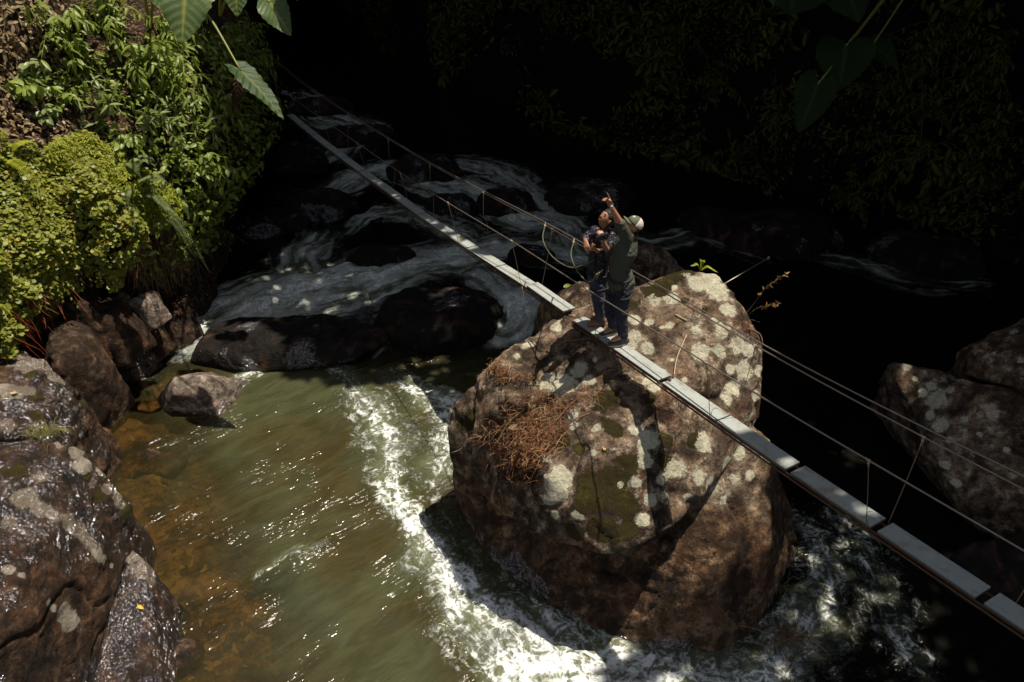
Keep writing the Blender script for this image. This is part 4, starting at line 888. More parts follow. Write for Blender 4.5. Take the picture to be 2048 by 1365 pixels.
# ferns
def frond(m_pts, width, T, g, n=22):
    c = crv(m_pts, n*2); tv = np.gradient(c, axis=0); P, D, U, S = [], [], [], []
    for i in range(3, n*2-1):
        f = i/(n*2); wv = width*math.sin(math.pi*min(1, f*.85+.12))**.8*(1.05-f*.75); s = nrm(np.cross(tv[i], UPV))
        for sg in (-1, 1): P.append(c[i]); D.append(nrm(s*sg+nrm(tv[i])*.35+np.array([0, 0, -.15]))); U.append(UPV+g.normal(size=3)*.1); S.append(wv)
    return c, P, D, U, S
T_PIN = leaf_tmpl('lance', 2, .1, .15, .16)
def fern(px, py, label, n=6, L=.8, width=.15, seed=0, mat=M_FERNP, dirs=None, bvh=LB, group='ferns on the left bank', pos=None, hang=.8):
    g = np.random.default_rng(seed); P0, N = hit(bvh, px, py) if pos is None else (np.array(pos, float), np.array([.3, -.3, .9]))
    if P0 is None: return
    root = empty('fern', tuple(P0), label, 'fern', group)
    for k in range(n):
        d = nrm(N+g.normal(size=3)*.8+UPV*.2) if dirs is None else nrm(np.array(dirs[k]))
        l = L*g.uniform(.75, 1.2); pts = [P0, P0+d*l*.35+UPV*.06, P0+d*l*.75+np.array([0, 0, -.12*l*hang]), P0+d*l+np.array([0, 0, -.55*l*hang])]
        c, P, D, U, S = frond(pts, width, T_PIN, g)
        V_, F_, ve_ = instance(T_PIN, P, D, U, S); m = MB(); m.add(V_, [tuple(int(q) for q in r_) for r_ in F_]); m.tube(c, np.linspace(.006, .003, len(c)), 4); link('frond', m.mesh(), mat, root)
FE = [(265, 385, 'pale fern drooping at the lower rim of the bright mossy mat', dict(n=5, L=1.0)), (285, 395, 'pale fern with long fronds hanging over the dark hollow', dict(n=6, L=1.05, hang=1.4)),
      (255, 330, 'pale green fern among the leaves above the mossy mat', dict(n=5, L=.5)), (10, 320, 'fern fronds hanging at the left edge above the round leaves', dict(n=4, L=.8, mat=M_FERN)),
      (310, 430, 'narrow fern hanging beside the dry roots', dict(n=5, L=.95, hang=1.6)), (350, 380, 'fern half hidden by the hanging shrub', dict(n=5, L=.6)), (235, 420, 'fern at the left end of the dark hollow', dict(n=5, L=.6, hang=1.4))]
for i, (a, b, l, kw) in enumerate(FE): fern(a, b, l, seed=450+i, **kw)
# hanging roots over the hollow
P, N = surf_samples(left_bank, 260, 460, [(230, 440), (330, 430), (420, 460), (430, 540), (330, 560), (240, 520)], 1.8)
m = MB(); g = np.random.default_rng(461)
for q, nn_ in zip(P, N):
    l = g.uniform(.3, 1.1); q = q+nn_*.08; m.tube(crv([q, q+np.array([.05*g.normal(), .05*g.normal(), -l*.5]), q+np.array([.12*g.normal(), .1*g.normal(), -l])], 7), g.uniform(.003, .009), 4)
o = link('hanging_roots', m.mesh(), M_TWIG); tag(o, 'curtain of dry roots and dead stems hanging over the dark hollow', 'roots', kind='stuff')

# elephant ear plants
def taro_leaf(base, tip, width, up, mat=M_TARO, name='leaf', parent=None, seed=0, fold=.12):
    base, tip = np.array(base, float), np.array(tip, float); L = np.linalg.norm(tip-base); D = (tip-base)/L; X_ = nrm(np.cross(D, up)); Zc = np.cross(X_, D)
    n, m_ = 40, 17; V = []; ve = []; g = np.random.default_rng(seed)
    for i in range(n+1):
        t_ = i/n; y = -.22+1.22*t_   # lobes reach behind the petiole
        wd = width*(math.sin(math.pi*(t_*.93+.07)**.72))**.75*(1-.25*t_)
        for j in range(m_):
            s = -1+2*j/(m_-1); a = abs(s)
            notch = .16*(1-a)**1.5*max(0, 1-t_*5)       # heart notch
            rib = math.sin((y-.55*a*wd/L*1.6)*42)*.010*min(1, a*3)
            yy = y+notch+a*.0
            wobble = 1+.035*math.sin(yy*38+(3 if s > 0 else 0))*(a > .85)
            x = s*wd*wobble; z = -fold*L*(yy**2)*1.2+a*a*wd*.18+rib*L-.10*a*a*a*wd*(1+math.sin(yy*9+seed))
            V.append(base+X_*x+D*yy*L+Zc*z)
            ve.append(1.0 if a < .02 else (0.35 if (abs(((y-.55*a*wd/L*1.6)*42) % (2*math.pi)-math.pi/2) < .35 and a < .9) else 0))
    F = np.array([(i*m_+j, i*m_+j+1, (i+1)*m_+j+1, (i+1)*m_+j) for i in range(n) for j in range(m_-1)])
    me = mesh_from(name, V, F); attr(me, 'vein', ve); return link(name, me, mat, parent)
def taro(label, root_pos, leaves, group=None, mat=M_TARO, stem=M_STEM, seed=0):
    r = empty('elephant_ear_plant', tuple(root_pos), label, 'plant', group)
    for i, (b, tp, wd, up) in enumerate(leaves):
        l = taro_leaf(b, tp, wd, np.array(up, float), mat, parent=r, seed=seed+i)
        m = MB(); mid = (np.array(root_pos)+np.array(b))/2+np.array([0, 0, .45]); m.tube(crv([root_pos, mid, b], 20), np.linspace(.028, .014, 20), 8)
        link('petiole', m.mesh(), stem, r)
    return r
T1 = [(pyy(372, -35, 11.5), pyy(362, 82, 11.0), .42, (.3, -.45, .9)), (pyy(300, -60, 11.8), pyy(330, 20, 11.5), .3, (.2, -.6, .8))]
M_TAROM = leaf_mat('dimmed_elephant_ear', (0.022, 0.05, 0.012), (0.03, 0.06, 0.014), 0.55, 0.2, 3.0, spec=0.3, vcol=(0.12, 0.14, 0.03))  # drooping leaf's part shade put into a darker leaf colour
T2 = [(pyy(482, 142, 11.0), pyy(572, 226, 10.6), .21, (.35, -.25, .95))]
T3 = [(pyy(470, -50, 12.5), pyy(472, 30, 12.2), .28, (.1, -.5, .9)), (pyy(540, 5, 13), pyy(578, 66, 12.6), .26, (-.3, -.4, .9)), (pyy(580, -60, 13), pyy(590, -5, 12.6), .22, (-.3, -.4, .9))]
P_, N_ = hit(LB, 300, 60); P_ = P_ if P_ is not None else pyy(300, 60, 13)
taro('elephant ear plant with the largest leaf at the top left', P_, T1, 'elephant ear plants on the left bank', seed=1)
r_ = taro('elephant ear plant with one drooping leaf on a yellow petiole over the bridge end', pyy(365, 40, 12.2), T2, 'elephant ear plants on the left bank', M_TAROM, seed=5)
taro('elephant ear plant with partly shaded leaves at the top edge', pyy(440, 30, 14), T3, 'elephant ear plants on the left bank', seed=9)
o = taro_leaf(pyy(476, 168, 11.9), pyy(470, 232, 11.8), .13, np.array([.9, -.35, .15]), simple('withered_leaf', (.05, .02, .005), .7, var=.5), 'dead_leaf', seed=3); tag(o, 'withered orange brown leaf hanging under the drooping elephant ear leaf', 'dead leaf')
M_TAROD = leaf_mat('shaded_elephant_ear', (0.010, 0.020, 0.006), (0.014, 0.027, 0.008), 0.7, 0.1, 3.0, spec=0.1, vcol=(0.03, 0.045, 0.014))  # elephant ear colour darkened to carry the right bank's shade
TR = [[(pyy(1590, -40, 13), pyy(1585, 22, 12.5), .75, (.0, -.6, .8)), (pyy(1680, -50, 13), pyy(1722, 36, 12.4), .5, (-.2, -.6, .8))],
      [(pyy(1692, 92, 13), pyy(1680, 178, 12.6), .5, (-.2, -.75, .6)), (pyy(1636, 168, 12.7), pyy(1600, 262, 12.3), .36, (-.2, -.85, .5)), (pyy(1745, 90, 13.2), pyy(1800, 130, 12.8), .25, (-.1, -.7, .7))]]
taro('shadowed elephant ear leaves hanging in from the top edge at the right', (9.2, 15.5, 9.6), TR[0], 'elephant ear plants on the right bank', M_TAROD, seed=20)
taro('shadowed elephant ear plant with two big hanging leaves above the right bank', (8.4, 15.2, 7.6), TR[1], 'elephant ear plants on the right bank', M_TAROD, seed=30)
m = MB(); m.tube(crv([(13.5, 17, 5), (11, 16, 8.2), (9.2, 15.5, 9.6), (8.4, 15.2, 10.8), (7.5, 15, 13)], 30), np.linspace(.16, .1, 30), 8); 
o = link('leaning_tree', m.mesh(), M_BARK); tag(o, 'thin leaning tree trunk lost in the shade above the right bank', 'tree')
# right bank shrubs and undergrowth
SR = [(1830, 130, 'dim shrub of small leaves in the upper right', 1), (1900, 60, 'dim shrub at the top edge near the right corner', 1), (2000, 100, 'dim yellowish shrub nearest the top right corner', 1), (1870, 230, 'dim shrub with faint yellow leaves left of the right edge', 1),
      (1960, 180, 'dim shrub in the middle of the right bank', 1), (1850, 300, 'dim trailing shrub under the yellowish leaves', 1), (2020, 260, 'dim shrub touching the right edge', 1), (1950, 320, 'dim sparse shrub above the broad leaved plant', 1),
      (1760, 190, 'dim leafy shrub beside the big hanging leaves', 1), (1780, 330, 'dim hanging shrub over the dark water at the right', 1), (1700, 400, 'faintest low shrub by the dark water', 1), (1560, 230, 'almost black shrub left of the hanging leaves', 1),
      (1440, 170, 'almost black shrub high on the far bank', 1), (1330, 100, 'almost black shrub at the top of the far bank', 1)]
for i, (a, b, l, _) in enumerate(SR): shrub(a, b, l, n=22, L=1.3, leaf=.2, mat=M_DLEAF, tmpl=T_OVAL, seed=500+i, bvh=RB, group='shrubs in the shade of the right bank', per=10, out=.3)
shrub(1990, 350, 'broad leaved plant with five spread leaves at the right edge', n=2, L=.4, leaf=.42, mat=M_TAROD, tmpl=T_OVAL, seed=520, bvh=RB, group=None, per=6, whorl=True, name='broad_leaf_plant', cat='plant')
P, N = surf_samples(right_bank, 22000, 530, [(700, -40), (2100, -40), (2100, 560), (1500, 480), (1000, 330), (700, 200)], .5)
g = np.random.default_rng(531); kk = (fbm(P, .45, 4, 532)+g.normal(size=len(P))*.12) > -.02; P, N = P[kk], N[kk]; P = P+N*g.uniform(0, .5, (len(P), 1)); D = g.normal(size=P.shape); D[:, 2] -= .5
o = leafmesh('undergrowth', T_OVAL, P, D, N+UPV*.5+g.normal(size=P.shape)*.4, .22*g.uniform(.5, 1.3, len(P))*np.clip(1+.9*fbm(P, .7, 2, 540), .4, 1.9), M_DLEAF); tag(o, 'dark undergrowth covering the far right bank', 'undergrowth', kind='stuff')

# ------------------------------------------------------------------ people
def loft(m, pts, rx, ry, side, k=14, n=None):
    """tube with elliptical section: rx along `side`, ry across; rounded ends"""
    pts = np.asarray(pts, float); ks = np.linspace(0, 1, len(pts)); n = n or 6*len(pts); tt = np.linspace(0, 1, n)
    C = crv(pts, n); RX = np.interp(tt, ks, rx); RY = np.interp(tt, ks, ry); T = np.gradient(C, axis=0); V = []
    # round caps
    C = np.vstack([C[0]-nrm(T[0])*min(rx[0], ry[0])*.6, C, C[-1]+nrm(T[-1])*min(rx[-1], ry[-1])*.6]); T = np.vstack([T[0], T, T[-1]])
    RX = np.concatenate([[RX[0]*.55], RX, [RX[-1]*.55]]); RY = np.concatenate([[RY[0]*.55], RY, [RY[-1]*.55]]); n += 2
    for i in range(n):
        t_ = nrm(T[i]); a = nrm(np.array(side, float)-t_*np.dot(side, t_)); b = np.cross(t_, a)
        for j in range(k):
            an = 2*math.pi*j/k; V.append(C[i]+a*math.cos(an)*RX[i]+b*math.sin(an)*RY[i])
    F = [(i*k+j, i*k+(j+1) % k, (i+1)*k+(j+1) % k, (i+1)*k+j) for i in range(n-1) for j in range(k)]
    F += [tuple(range(k))[::-1], tuple((n-1)*k+j for j in range(k))]
    m.add(V, F)
def headshape(m, c, f, u, s=1.0):
    f = nrm(f); u = nrm(np.array(u, float)-f*np.dot(u, f)); r = np.cross(f, u)
    bm = bmesh.new(); bmesh.ops.create_icosphere(bm, subdivisions=4, radius=1); V = []
    for v in bm.verts:
        x, y, z = v.co      # x right, y forward, z up
        X_, Y_, Z_ = x*.074, y*.094, z*.112
        if z < 0: X_ *= 1-.28*abs(z)**1.5; Y_ *= 1-.10*abs(z)
        if y > 0 and z < -.1: Y_ += .010*math.exp(-((z+.85)/.2)**2)*math.exp(-(x/.3)**2)      # chin
        if y > 0:
            Y_ += .026*math.exp(-((z+.18)/.13)**2)*math.exp(-(x/.13)**2)+.012*math.exp(-((z-.02)/.16)**2)*math.exp(-(x/.12)**2)   # nose
            Y_ -= .012*math.exp(-((z-.10)/.11)**2)*math.exp(-((abs(x)-.38)/.17)**2)                  # eye sockets
            Y_ += .006*math.exp(-((z-.28)/.09)**2)*math.exp(-(x/.6)**2)                               # brow
            Y_ += .007*math.exp(-((z+.52)/.07)**2)*math.exp(-(x/.25)**2)                              # lips
        V.append(c+s*(r*X_+f*Y_+u*Z_))
    bm.verts.index_update(); m.add(V, [tuple(v.index for v in q.verts) for q in bm.faces]); bm.free()
    for sg in (-1, 1):       # ears
        m.ball(c+s*(r*sg*.078-f*.004-u*.008), .010, .018, .030, 10, 8, np.stack([r, f, u], 1))
    return f, u, r
def hand(m, wrist, d, palm_n, curl, side=1, s=1.0, point=False):
    """wrist, direction of the fingers, palm normal; curl 0..1 for each finger; side = which way the thumb leaves"""
    d = nrm(d); pn = nrm(np.array(palm_n, float)-d*np.dot(palm_n, d)); b = np.cross(d, pn)*side
    wrist = np.array(wrist, float)
    loft(m, [wrist-d*.01, wrist+d*.03*s, wrist+d*.085*s], [.024*s, .036*s, .041*s], [.017*s, .016*s, .013*s], b, 12, 10)
    for i, (o, L) in enumerate(((.031, .072), (.011, .080), (-.010, .075), (-.030, .060))):
        p = wrist+d*.083*s+b*o*s; dd = d.copy(); pts = [p-d*.02*s, p]; c_ = curl[i]
        for seg, fr in enumerate((.42, .32, .26)):
            an = c_*(1.15 if seg else .9); dd = nrm(dd*math.cos(an)+pn*math.sin(an)); pn2 = pn
            p = p+dd*L*fr*s; pts.append(p)
        m.tube(crv(pts, 14), np.linspace(.0095*s, .0068*s, 14), 8); m.ball(pts[-1], .0070*s)
    p = wrist+d*.022*s+b*.022*s; pts = [p, p+b*.018*s+d*.020*s+pn*.008*s, p+b*.020*s+d*.042*s+pn*.018*s, p+b*.008*s+d*.060*s+pn*.030*s]
    m.tube(crv(pts, 12), np.linspace(.0125*s, .0085*s, 12), 8); m.ball(pts[-1], .0085*s)
def shoe(m, ankle, toe_dir, zsole, s=1.0):
    td = nrm([toe_dir[0], toe_dir[1], 0]); sd = np.array([-td[1], td[0], 0]); b = np.array([ankle[0], ankle[1], zsole])
    loft(m, [b-td*.065*s+UPV*.05, b+UPV*.048, b+td*.08*s+UPV*.042, b+td*.175*s+UPV*.032], [.036, .041, .047, .036], [.042, .046, .036, .024], sd, 14)
    loft(m, [b+UPV*.05, ankle+UPV*.03], [.042, .045], [.05, .05], sd, 12)
def sole(ankle, td, z, parent, mat):
    td = nrm([td[0], td[1], 0]); sd = np.array([-td[1], td[0], 0]); b = np.array([ankle[0], ankle[1], z+.011]); m = MB()
    P = []; n = 20
    for i in range(n):
        a = 2*math.pi*i/n; l = math.cos(a); w_ = math.sin(a); P.append(b+td*(.055+.128*l)+sd*w_*(.045+.006*l))
    V = [p-UPV*.011 for p in P]+[p+UPV*.012 for p in P]
    m.add(V, [tuple(range(n))[::-1], tuple(range(n, 2*n))]+[(i, (i+1) % n, n+(i+1) % n, n+i) for i in range(n)]); return link('sole', m.mesh(), mat, parent, False)
def solid(m, vox, sm=3, wr=0.0, seed=0, sc=14):
    me = evaluated(m.mesh(), [('REMESH', dict(mode='VOXEL', voxel_size=vox)), ('SMOOTH', dict(factor=.5, iterations=sm))])
    if wr:
        V = verts_of(me); N = normals_of(me); V += N*(wr*np.clip(fbm(V*np.array([1, 1, 1.9]), sc, 3, seed), -1, 1.5))[:, None]; set_verts(me, V)
    return me
def person(label, J, face, skin, shirt, trousers, shoes, solemat, hands, toe, zs, seed, sleeves, slim=1.0, side=(0, 1, 0)):
    root = None
    bm_ = MB(); S = np.array(side, float); g = slim
    hc, hf, hu = face
    loft(bm_, [J['pelvis'], J['waist'], J['chest'], J['neck']], [.14*g, .125*g, .16*g, .075*g], [.11*g, .10*g, .115*g, .065*g], S)
    loft(bm_, [J['neck']-(J['neck']-J['chest'])*.1, np.array(hc)-np.array(nrm(hu))*.07], [.06*g, .052*g], [.06*g, .052*g], S)
    for k in 'nf':
        loft(bm_, [J['hip'+k], J['knee'+k], J['ankle'+k]], [.085*g, .058*g, .040*g], [.09*g, .060*g, .042*g], S)
        loft(bm_, [J['ankle'+k], J['ankle'+k]+np.array([*(np.array(toe[k])*.14), -.05])], [.04, .035], [.04, .02], [0, 1, 0])
        loft(bm_, [J['sh'+k], J['el'+k]], [.056*g, .043*g], [.056*g, .043*g], S); loft(bm_, [J['el'+k], J['wr'+k]], [.043*g, .027*g], [.042*g, .024*g], S)
        hand(bm_, J['wr'+k], *hands[k])
    f, u, r = headshape(bm_, np.array(hc), hf, hu)
    body = link('person', solid(bm_, .0072, 2), skin); tag(body, label, 'person')
    for sg in (-1, 1):
        m = MB(); e = np.array(hc)+f*.076+r*sg*.029+u*.011; m.ball(e, .0125); link('eye', m.mesh(), M_EYE, body)
        m = MB(); m.tube(crv([e+u*.022-r*.014+f*.006, e+u*.026+f*.010, e+u*.020+r*.014+f*.004], 8), .0035, 5); link('eyebrow', m.mesh(), M_HAIR, body)
    m = MB(); m.tube(crv([np.array(hc)+f*.088-r*.022-u*.058, np.array(hc)+f*.097-u*.055, np.array(hc)+f*.088+r*.022-u*.058], 10), [.002]+[.0038]*8+[.002], 6); link('mouth', m.mesh(), M_LIP, body)
    # shirt
    m = MB(); low = J['pelvis']*.75+J['waist']*.25
    loft(m, [low, J['waist'], J['chest'], J['neck']-(J['neck']-J['chest'])*.12], [.162*g, .150*g, .182*g, .095*g], [.135*g, .125*g, .138*g, .085*g], S)
    for k in 'nf':
        a, b, c = J['sh'+k], J['el'+k], J['wr'+k]
        loft(m, [J['neck']*.35+a*.65-UPV*.02, a], [.07*g, .075*g], [.07*g, .075*g], S)
        e = b if sleeves[k] > 0 else a+(b-a)*(-sleeves[k])
        if sleeves[k] > 0: loft(m, [a, b], [.072*g, .058*g], [.072*g, .058*g], S); loft(m, [b, b+(c-b)*sleeves[k]], [.058*g, .044*g], [.056*g, .044*g], S)
        else: loft(m, [a, e], [.074*g, .062*g], [.074*g, .062*g], S)
    sh = link('shirt', solid(m, .0085, 2, .009, seed), shirt, body)
    m = MB()      # collar
    m.tube(crv([J['neck']+.075*g*(math.cos(t_)*S+math.sin(t_)*nrm(np.cross(S, UPV)))+UPV*.012 for t_ in np.linspace(0, 6.28, 14)], 30), .014, 6); link('collar', m.mesh(), shirt, sh)
    # trousers
    m = MB(); loft(m, [J['pelvis']+(J['waist']-J['pelvis'])*.35, J['pelvis'], J['pelvis']-UPV*.06], [.145*g, .155*g, .15*g], [.120*g, .130*g, .125*g], S)
    for k in 'nf': loft(m, [J['hip'+k], J['knee'+k], J['ankle'+k]+UPV*.0], [.104*g, .078*g, .062*g], [.108*g, .080*g, .064*g], S)
    link('trousers', solid(m, .0085, 2, .011, seed+3, 16), trousers, body)
    for k in 'nf':
        m = MB(); shoe(m, J['ankle'+k], toe[k], zs[k]); s_ = link('shoe', solid(m, .007, 2), shoes, body); sole(J['ankle'+k], toe[k], zs[k], s_, solemat)
    # climbing harness: belt and leg loops
    h = MB(); wv = J['pelvis']+(J['waist']-J['pelvis'])*.3; X_ = nrm(np.cross(S, UPV))
    h.tube([wv+.168*g*math.cos(t_)*S+.142*g*math.sin(t_)*X_+UPV*.01*math.sin(t_) for t_ in np.linspace(0, 2*math.pi, 25)], .017, 6)
    hb = link('harness_belt', h.mesh(), M_BLACK, body)
    for k in 'nf':
        h = MB(); c = J['hip'+k]+(J['knee'+k]-J['hip'+k])*.32; h.tube([c+.106*g*(math.cos(t_)*S+math.sin(t_)*X_)+UPV*.02*math.sin(t_+1) for t_ in np.linspace(0, 2*math.pi, 21)], .013, 6); link('leg_loop', h.mesh(), M_BLACK, body)
    return body, (np.array(hc), f, u, r)
ds = lambda P: (P[0]-NE[0, 0])*BD_[0]+(P[1]-NE[0, 1])*BD_[1]
def deckz(P): return ndeck(ds(P))[2]+.001
# the man pointing
A = dict(pelvis=pyy(1240, 561, 7.94), waist=pyy(1240, 534, 7.93), chest=pyy(1252, 499, 7.93), neck=pyy(1262, 471, 7.93),
         hipn=pyy(1247, 573, 7.86), kneen=pyy(1243, 622, 7.80), anklen=pyy(1246, 672, 7.80), hipf=pyy(1235, 571, 8.03), kneef=pyy(1222, 617, 8.06), anklef=pyy(1227, 654, 8.10),
         shn=pyy(1254, 476, 7.77), eln=pyy(1236, 440, 7.68), wrn=pyy(1220, 410, 7.62), shf=pyy(1249, 478, 8.10), elf=pyy(1217, 507, 8.17), wrf=pyy(1206, 483, 8.06))
HA = (pyy(1266, 452, 7.93), (-.74, -.16, .62), (.62, .02, .76))
toeA = dict(n=(-.97, -.22), f=(-.9, -.4))
manA, hA = person('man in olive shirt and cap on the bridge pointing straight up with his raised arm', A, HA, M_SKIN, M_OLIVE, M_NAVY, M_SHOE, M_SOLE,
    dict(n=(nrm(pyy(1209, 385, 7.61)-A['wrn']), (-.55, -.75, -.1), (0.03, 1.15, 1.2, 1.2), 1, 1.0), f=((-.25, -.15, .9), (-.3, .9, .1), (.7, .7, .8, .8), 1, 1.0)), toeA,
    dict(n=deckz(A['anklen']), f=deckz(A['anklef'])), 11, dict(n=-.86, f=.35), 1.0)
c, f, u, r = hA     # cap: olive front and bill, pale mesh back
def dome(lo, hi, parent, mat, name, k=1.0):
    V = []; F = []; n, q = 18, 9
    for i in range(n+1):
        a = lo+(hi-lo)*i/n
        for j in range(q+1):
            e = math.pi/2*j/q; V.append(c+u*.030+k*(r*.086*math.cos(e)*math.sin(a)+f*.102*math.cos(e)*math.cos(a)+u*.090*math.sin(e)))
    for i in range(n):
        for j in range(q): F.append((i*(q+1)+j, (i+1)*(q+1)+j, (i+1)*(q+1)+j+1, i*(q+1)+j+1))
    m = MB(); m.add(V, F); me = m.mesh(); me = evaluated(me, [('SOLIDIFY', dict(thickness=.004))]); return link(name, me, mat, parent)
cap = dome(-1.25, 1.25, manA, M_CAPG, 'cap'); dome(1.25, 2*math.pi-1.25, cap, M_CAPW, 'mesh_panel')
m = MB(); V = []
for i in range(9):
    for j in range(13):
        a = -1.0+2.0*j/12; e = i/8; V.append(c+u*(.036-.016*e+.012*math.cos(a*1.4)*e-.010)+r*math.sin(a)*.084*(1-.05*e)+f*(.098*math.cos(a)+.078*e*math.cos(a*.9)))
m.add(V, [(i*13+j, i*13+j+1, (i+1)*13+j+1, (i+1)*13+j) for i in range(8) for j in range(12)]); link('bill', evaluated(m.mesh(), [('SOLIDIFY', dict(thickness=.005))]), M_CAPG, cap)
m = MB(); m.ball(c+u*.085+f*.070, .022, .022, .018); link('cap_badge', m.mesh(), M_CAPW, cap)
hr = MB(); loft(hr, [c-f*.035-r*.0+u*.02, c-f*.05-u*.05], [.076, .060], [.052, .040], r); link('hair', solid(hr, .008, 2), M_HAIR, manA)
# watch
m = MB(); wp = A['wrn']+(A['eln']-A['wrn'])*.06; wd = nrm(A['eln']-A['wrn']); e1 = nrm(np.cross(wd, [1, 0, 0])); e2 = np.cross(wd, e1)
m.tube([wp+.033*(e1*math.cos(t_)+e2*math.sin(t_)) for t_ in np.linspace(0, 2*math.pi, 17)], .009, 6); wt = link('watch', m.mesh(), M_BLACK, manA)
tc = nrm(-pyy(1219, 408, 7.6)+np.array([0, 0, CAM_H])); tc = nrm(tc-wd*np.dot(tc, wd)); m = MB(); m.ball(wp+tc*.036, .021, .021, .008, 12, 6, np.stack([np.cross(wd, tc), wd, tc], 1)); link('watch_face', m.mesh(), M_METAL, wt)
# jacket tied round his waist
m = MB(); S = np.array([0, 1, 0.]); pw = A['pelvis']
loft(m, [pw+UPV*.06, pw-UPV*.03+np.array([.02, 0, 0]), pw-UPV*.14+np.array([.045, -.01, 0])], [.165, .178, .150], [.150, .172, .135], S)
link('tied_jacket', solid(m, .009, 2, .014, 77, 12), M_OLIVE, manA)
m = MB(); m.tube(crv([pw+UPV*.05+np.array([.05, -.17, 0]), pw-UPV*.02+np.array([.02, -.19, 0]), pw-UPV*.16+np.array([0, -.18, 0])], 10), .012, 6); link('strap', m.mesh(), M_BLACK, manA)
# straps across the back
m = MB(); 
m.tube(crv([A['shf']+UPV*.05, A['chest']+np.array([.13, .02, .0]), A['waist']+np.array([.10, -.13, .05])], 14), .012, 6); link('strap', m.mesh(), M_BLACK, manA)

# the second person
B = dict(pelvis=pyy(1196, 556, 8.36), waist=pyy(1197, 528, 8.34), chest=pyy(1203, 491, 8.32), neck=pyy(1210, 463, 8.32),
         hipn=pyy(1194, 566, 8.28), kneen=pyy(1197, 607, 8.26), anklen=pyy(1201, 640, 8.36), hipf=pyy(1201, 566, 8.44), kneef=pyy(1204, 600, 8.44), anklef=pyy(1210, 628, 8.58),
         shn=pyy(1190, 462, 8.22), eln=pyy(1171, 478, 8.20), wrn=pyy(1171, 483, 7.99), shf=pyy(1224, 474, 8.40), elf=pyy(1207, 508, 8.22), wrf=pyy(1189, 499, 8.06))
HB = (pyy(1212, 438, 8.28), (-.60, -.42, .66), (.50, .30, .80))
toeB = dict(n=(-.95, -.3), f=(-.95, -.1))
perB, hB = person('person in dark floral shirt and jeans looking up with hands clasped, half hidden', B, HB, M_SKIN2, M_FLORAL, M_JEAN, M_SHOEB, M_SHOEB,
    dict(n=((.1, -.5, -.35), (.4, .2, -.6), (.5, .55, .6, .6), -1, .95), f=(nrm(pyy(1176, 487, 7.98)-B['wrf']), (-.1, -.6, .5), (.35, .4, .45, .5), 1, .95)), toeB,
    dict(n=deckz(B['anklen']), f=deckz(B['anklef'])), 23, dict(n=.55, f=.55), .93, (.5, -.75, .1))
c, f, u, r = hB
hr = MB(); loft(hr, [c+u*.045-f*.03, c-f*.045, c-f*.06-u*.11], [.084, .088, .055], [.080, .062, .035], r); hr.ball(c+u*.046-f*.016, .087, .098, .098, 16, 12, np.stack([r, f, u], 1))
link('hair', solid(hr, .008, 2, .004, 9, 30), M_HAIR, perB)
# dark backpack straps on the front
m = MB(); m.tube(crv([B['shn']+UPV*.06, B['chest']+np.array([-.09, -.10, .06]), B['waist']+np.array([-.07, -.14, .02])], 14), .014, 6); link('strap', m.mesh(), M_BLACK, perB)
m = MB(); m.tube(crv([B['shf']+UPV*.06, B['chest']+np.array([.02, -.15, .06]), B['waist']+np.array([.0, -.15, .02])], 14), .014, 6); link('strap', m.mesh(), M_BLACK, perB)
# binoculars held by the man's far hand
bc = pyy(1204, 474, 8.03); br = empty('binoculars', tuple(bc), 'black binoculars held up between the two people', 'binoculars')
for k in (-1, 1):
    m = MB(); ax = nrm([.85, -.1, .45]); o_ = np.array([0, -.03*k, .03*k]); loft(m, [bc+o_-ax*.07, bc+o_, bc+o_+ax*.055], [.024, .028, .019], [.024, .028, .019], [0, 1, 0]); link('barrel', m.mesh(), M_BLACK, br)
m = MB(); m.tube([bc+np.array([0, -.03, .03]), bc+np.array([0, .03, -.03])], .014, 8); link('hinge', m.mesh(), M_METAL, br)
# safety lanyards from the cable to the harnesses
def lanyard(label, top, pts, knot_at=None):
    root = empty('safety_lanyard', tuple(top), label, 'lanyard', 'safety lanyards clipped to the cable')
    c_ = crv([top]+pts, 40); m = MB(); m.tube(c_, .0075, 6); link('rope', m.mesh(), M_ROPE, root)
    m = MB(); m.tube([c_[0]+.02*np.array([math.cos(t_)*BD_[0], math.cos(t_)*BD_[1], math.sin(t_)*1.6]) for t_ in np.linspace(0, 2*math.pi, 15)], .005, 5); link('carabiner', m.mesh(), M_METAL, root)
    m = MB(); u_ = nrm(c_[3]-c_[0]); m.ball(c_[0]+u_*.06, .017, .017, .022); m.ball(c_[0]+u_*.10, .014, .014, .016); link('knot', m.mesh(), M_KNOT, root)
    if knot_at is not None:
        m = MB(); m.tube(crv(knot_at, 20), .010, 6); link('figure_eight_knot', m.mesh(), M_ROPE, root)
lanyard('green rope lanyard on the cable nearer the far bank, curving to the floral shirted person', railpt(1, KF, 6.95), [pyy(1086, 480, 8.9), pyy(1104, 513, 8.7), pyy(1136, 534, 8.4), pyy(1160, 533, 8.3), pyy(1186, 522, 8.2)])
lanyard('green rope lanyard with a bulky knot, hanging beside the jeans of the floral shirted person', railpt(1, KF, 6.2), [pyy(1142, 510, 8.4), pyy(1153, 540, 8.2), pyy(1172, 562, 8.05), pyy(1184, 563, 7.95), pyy(1192, 553, 7.9), pyy(1206, 540, 7.88)],
        [pyy(1186, 562, 7.93), pyy(1194, 548, 7.88), pyy(1189, 557, 7.88), pyy(1199, 545, 7.88), pyy(1193, 559, 7.87)])

# ------------------------------------------------------------------ small things on and round the boulder
def on(px, py, lift=0.0, bvh=None):
    p, n = hit(bvh or BB, px, py); return None if p is None else p+n*lift
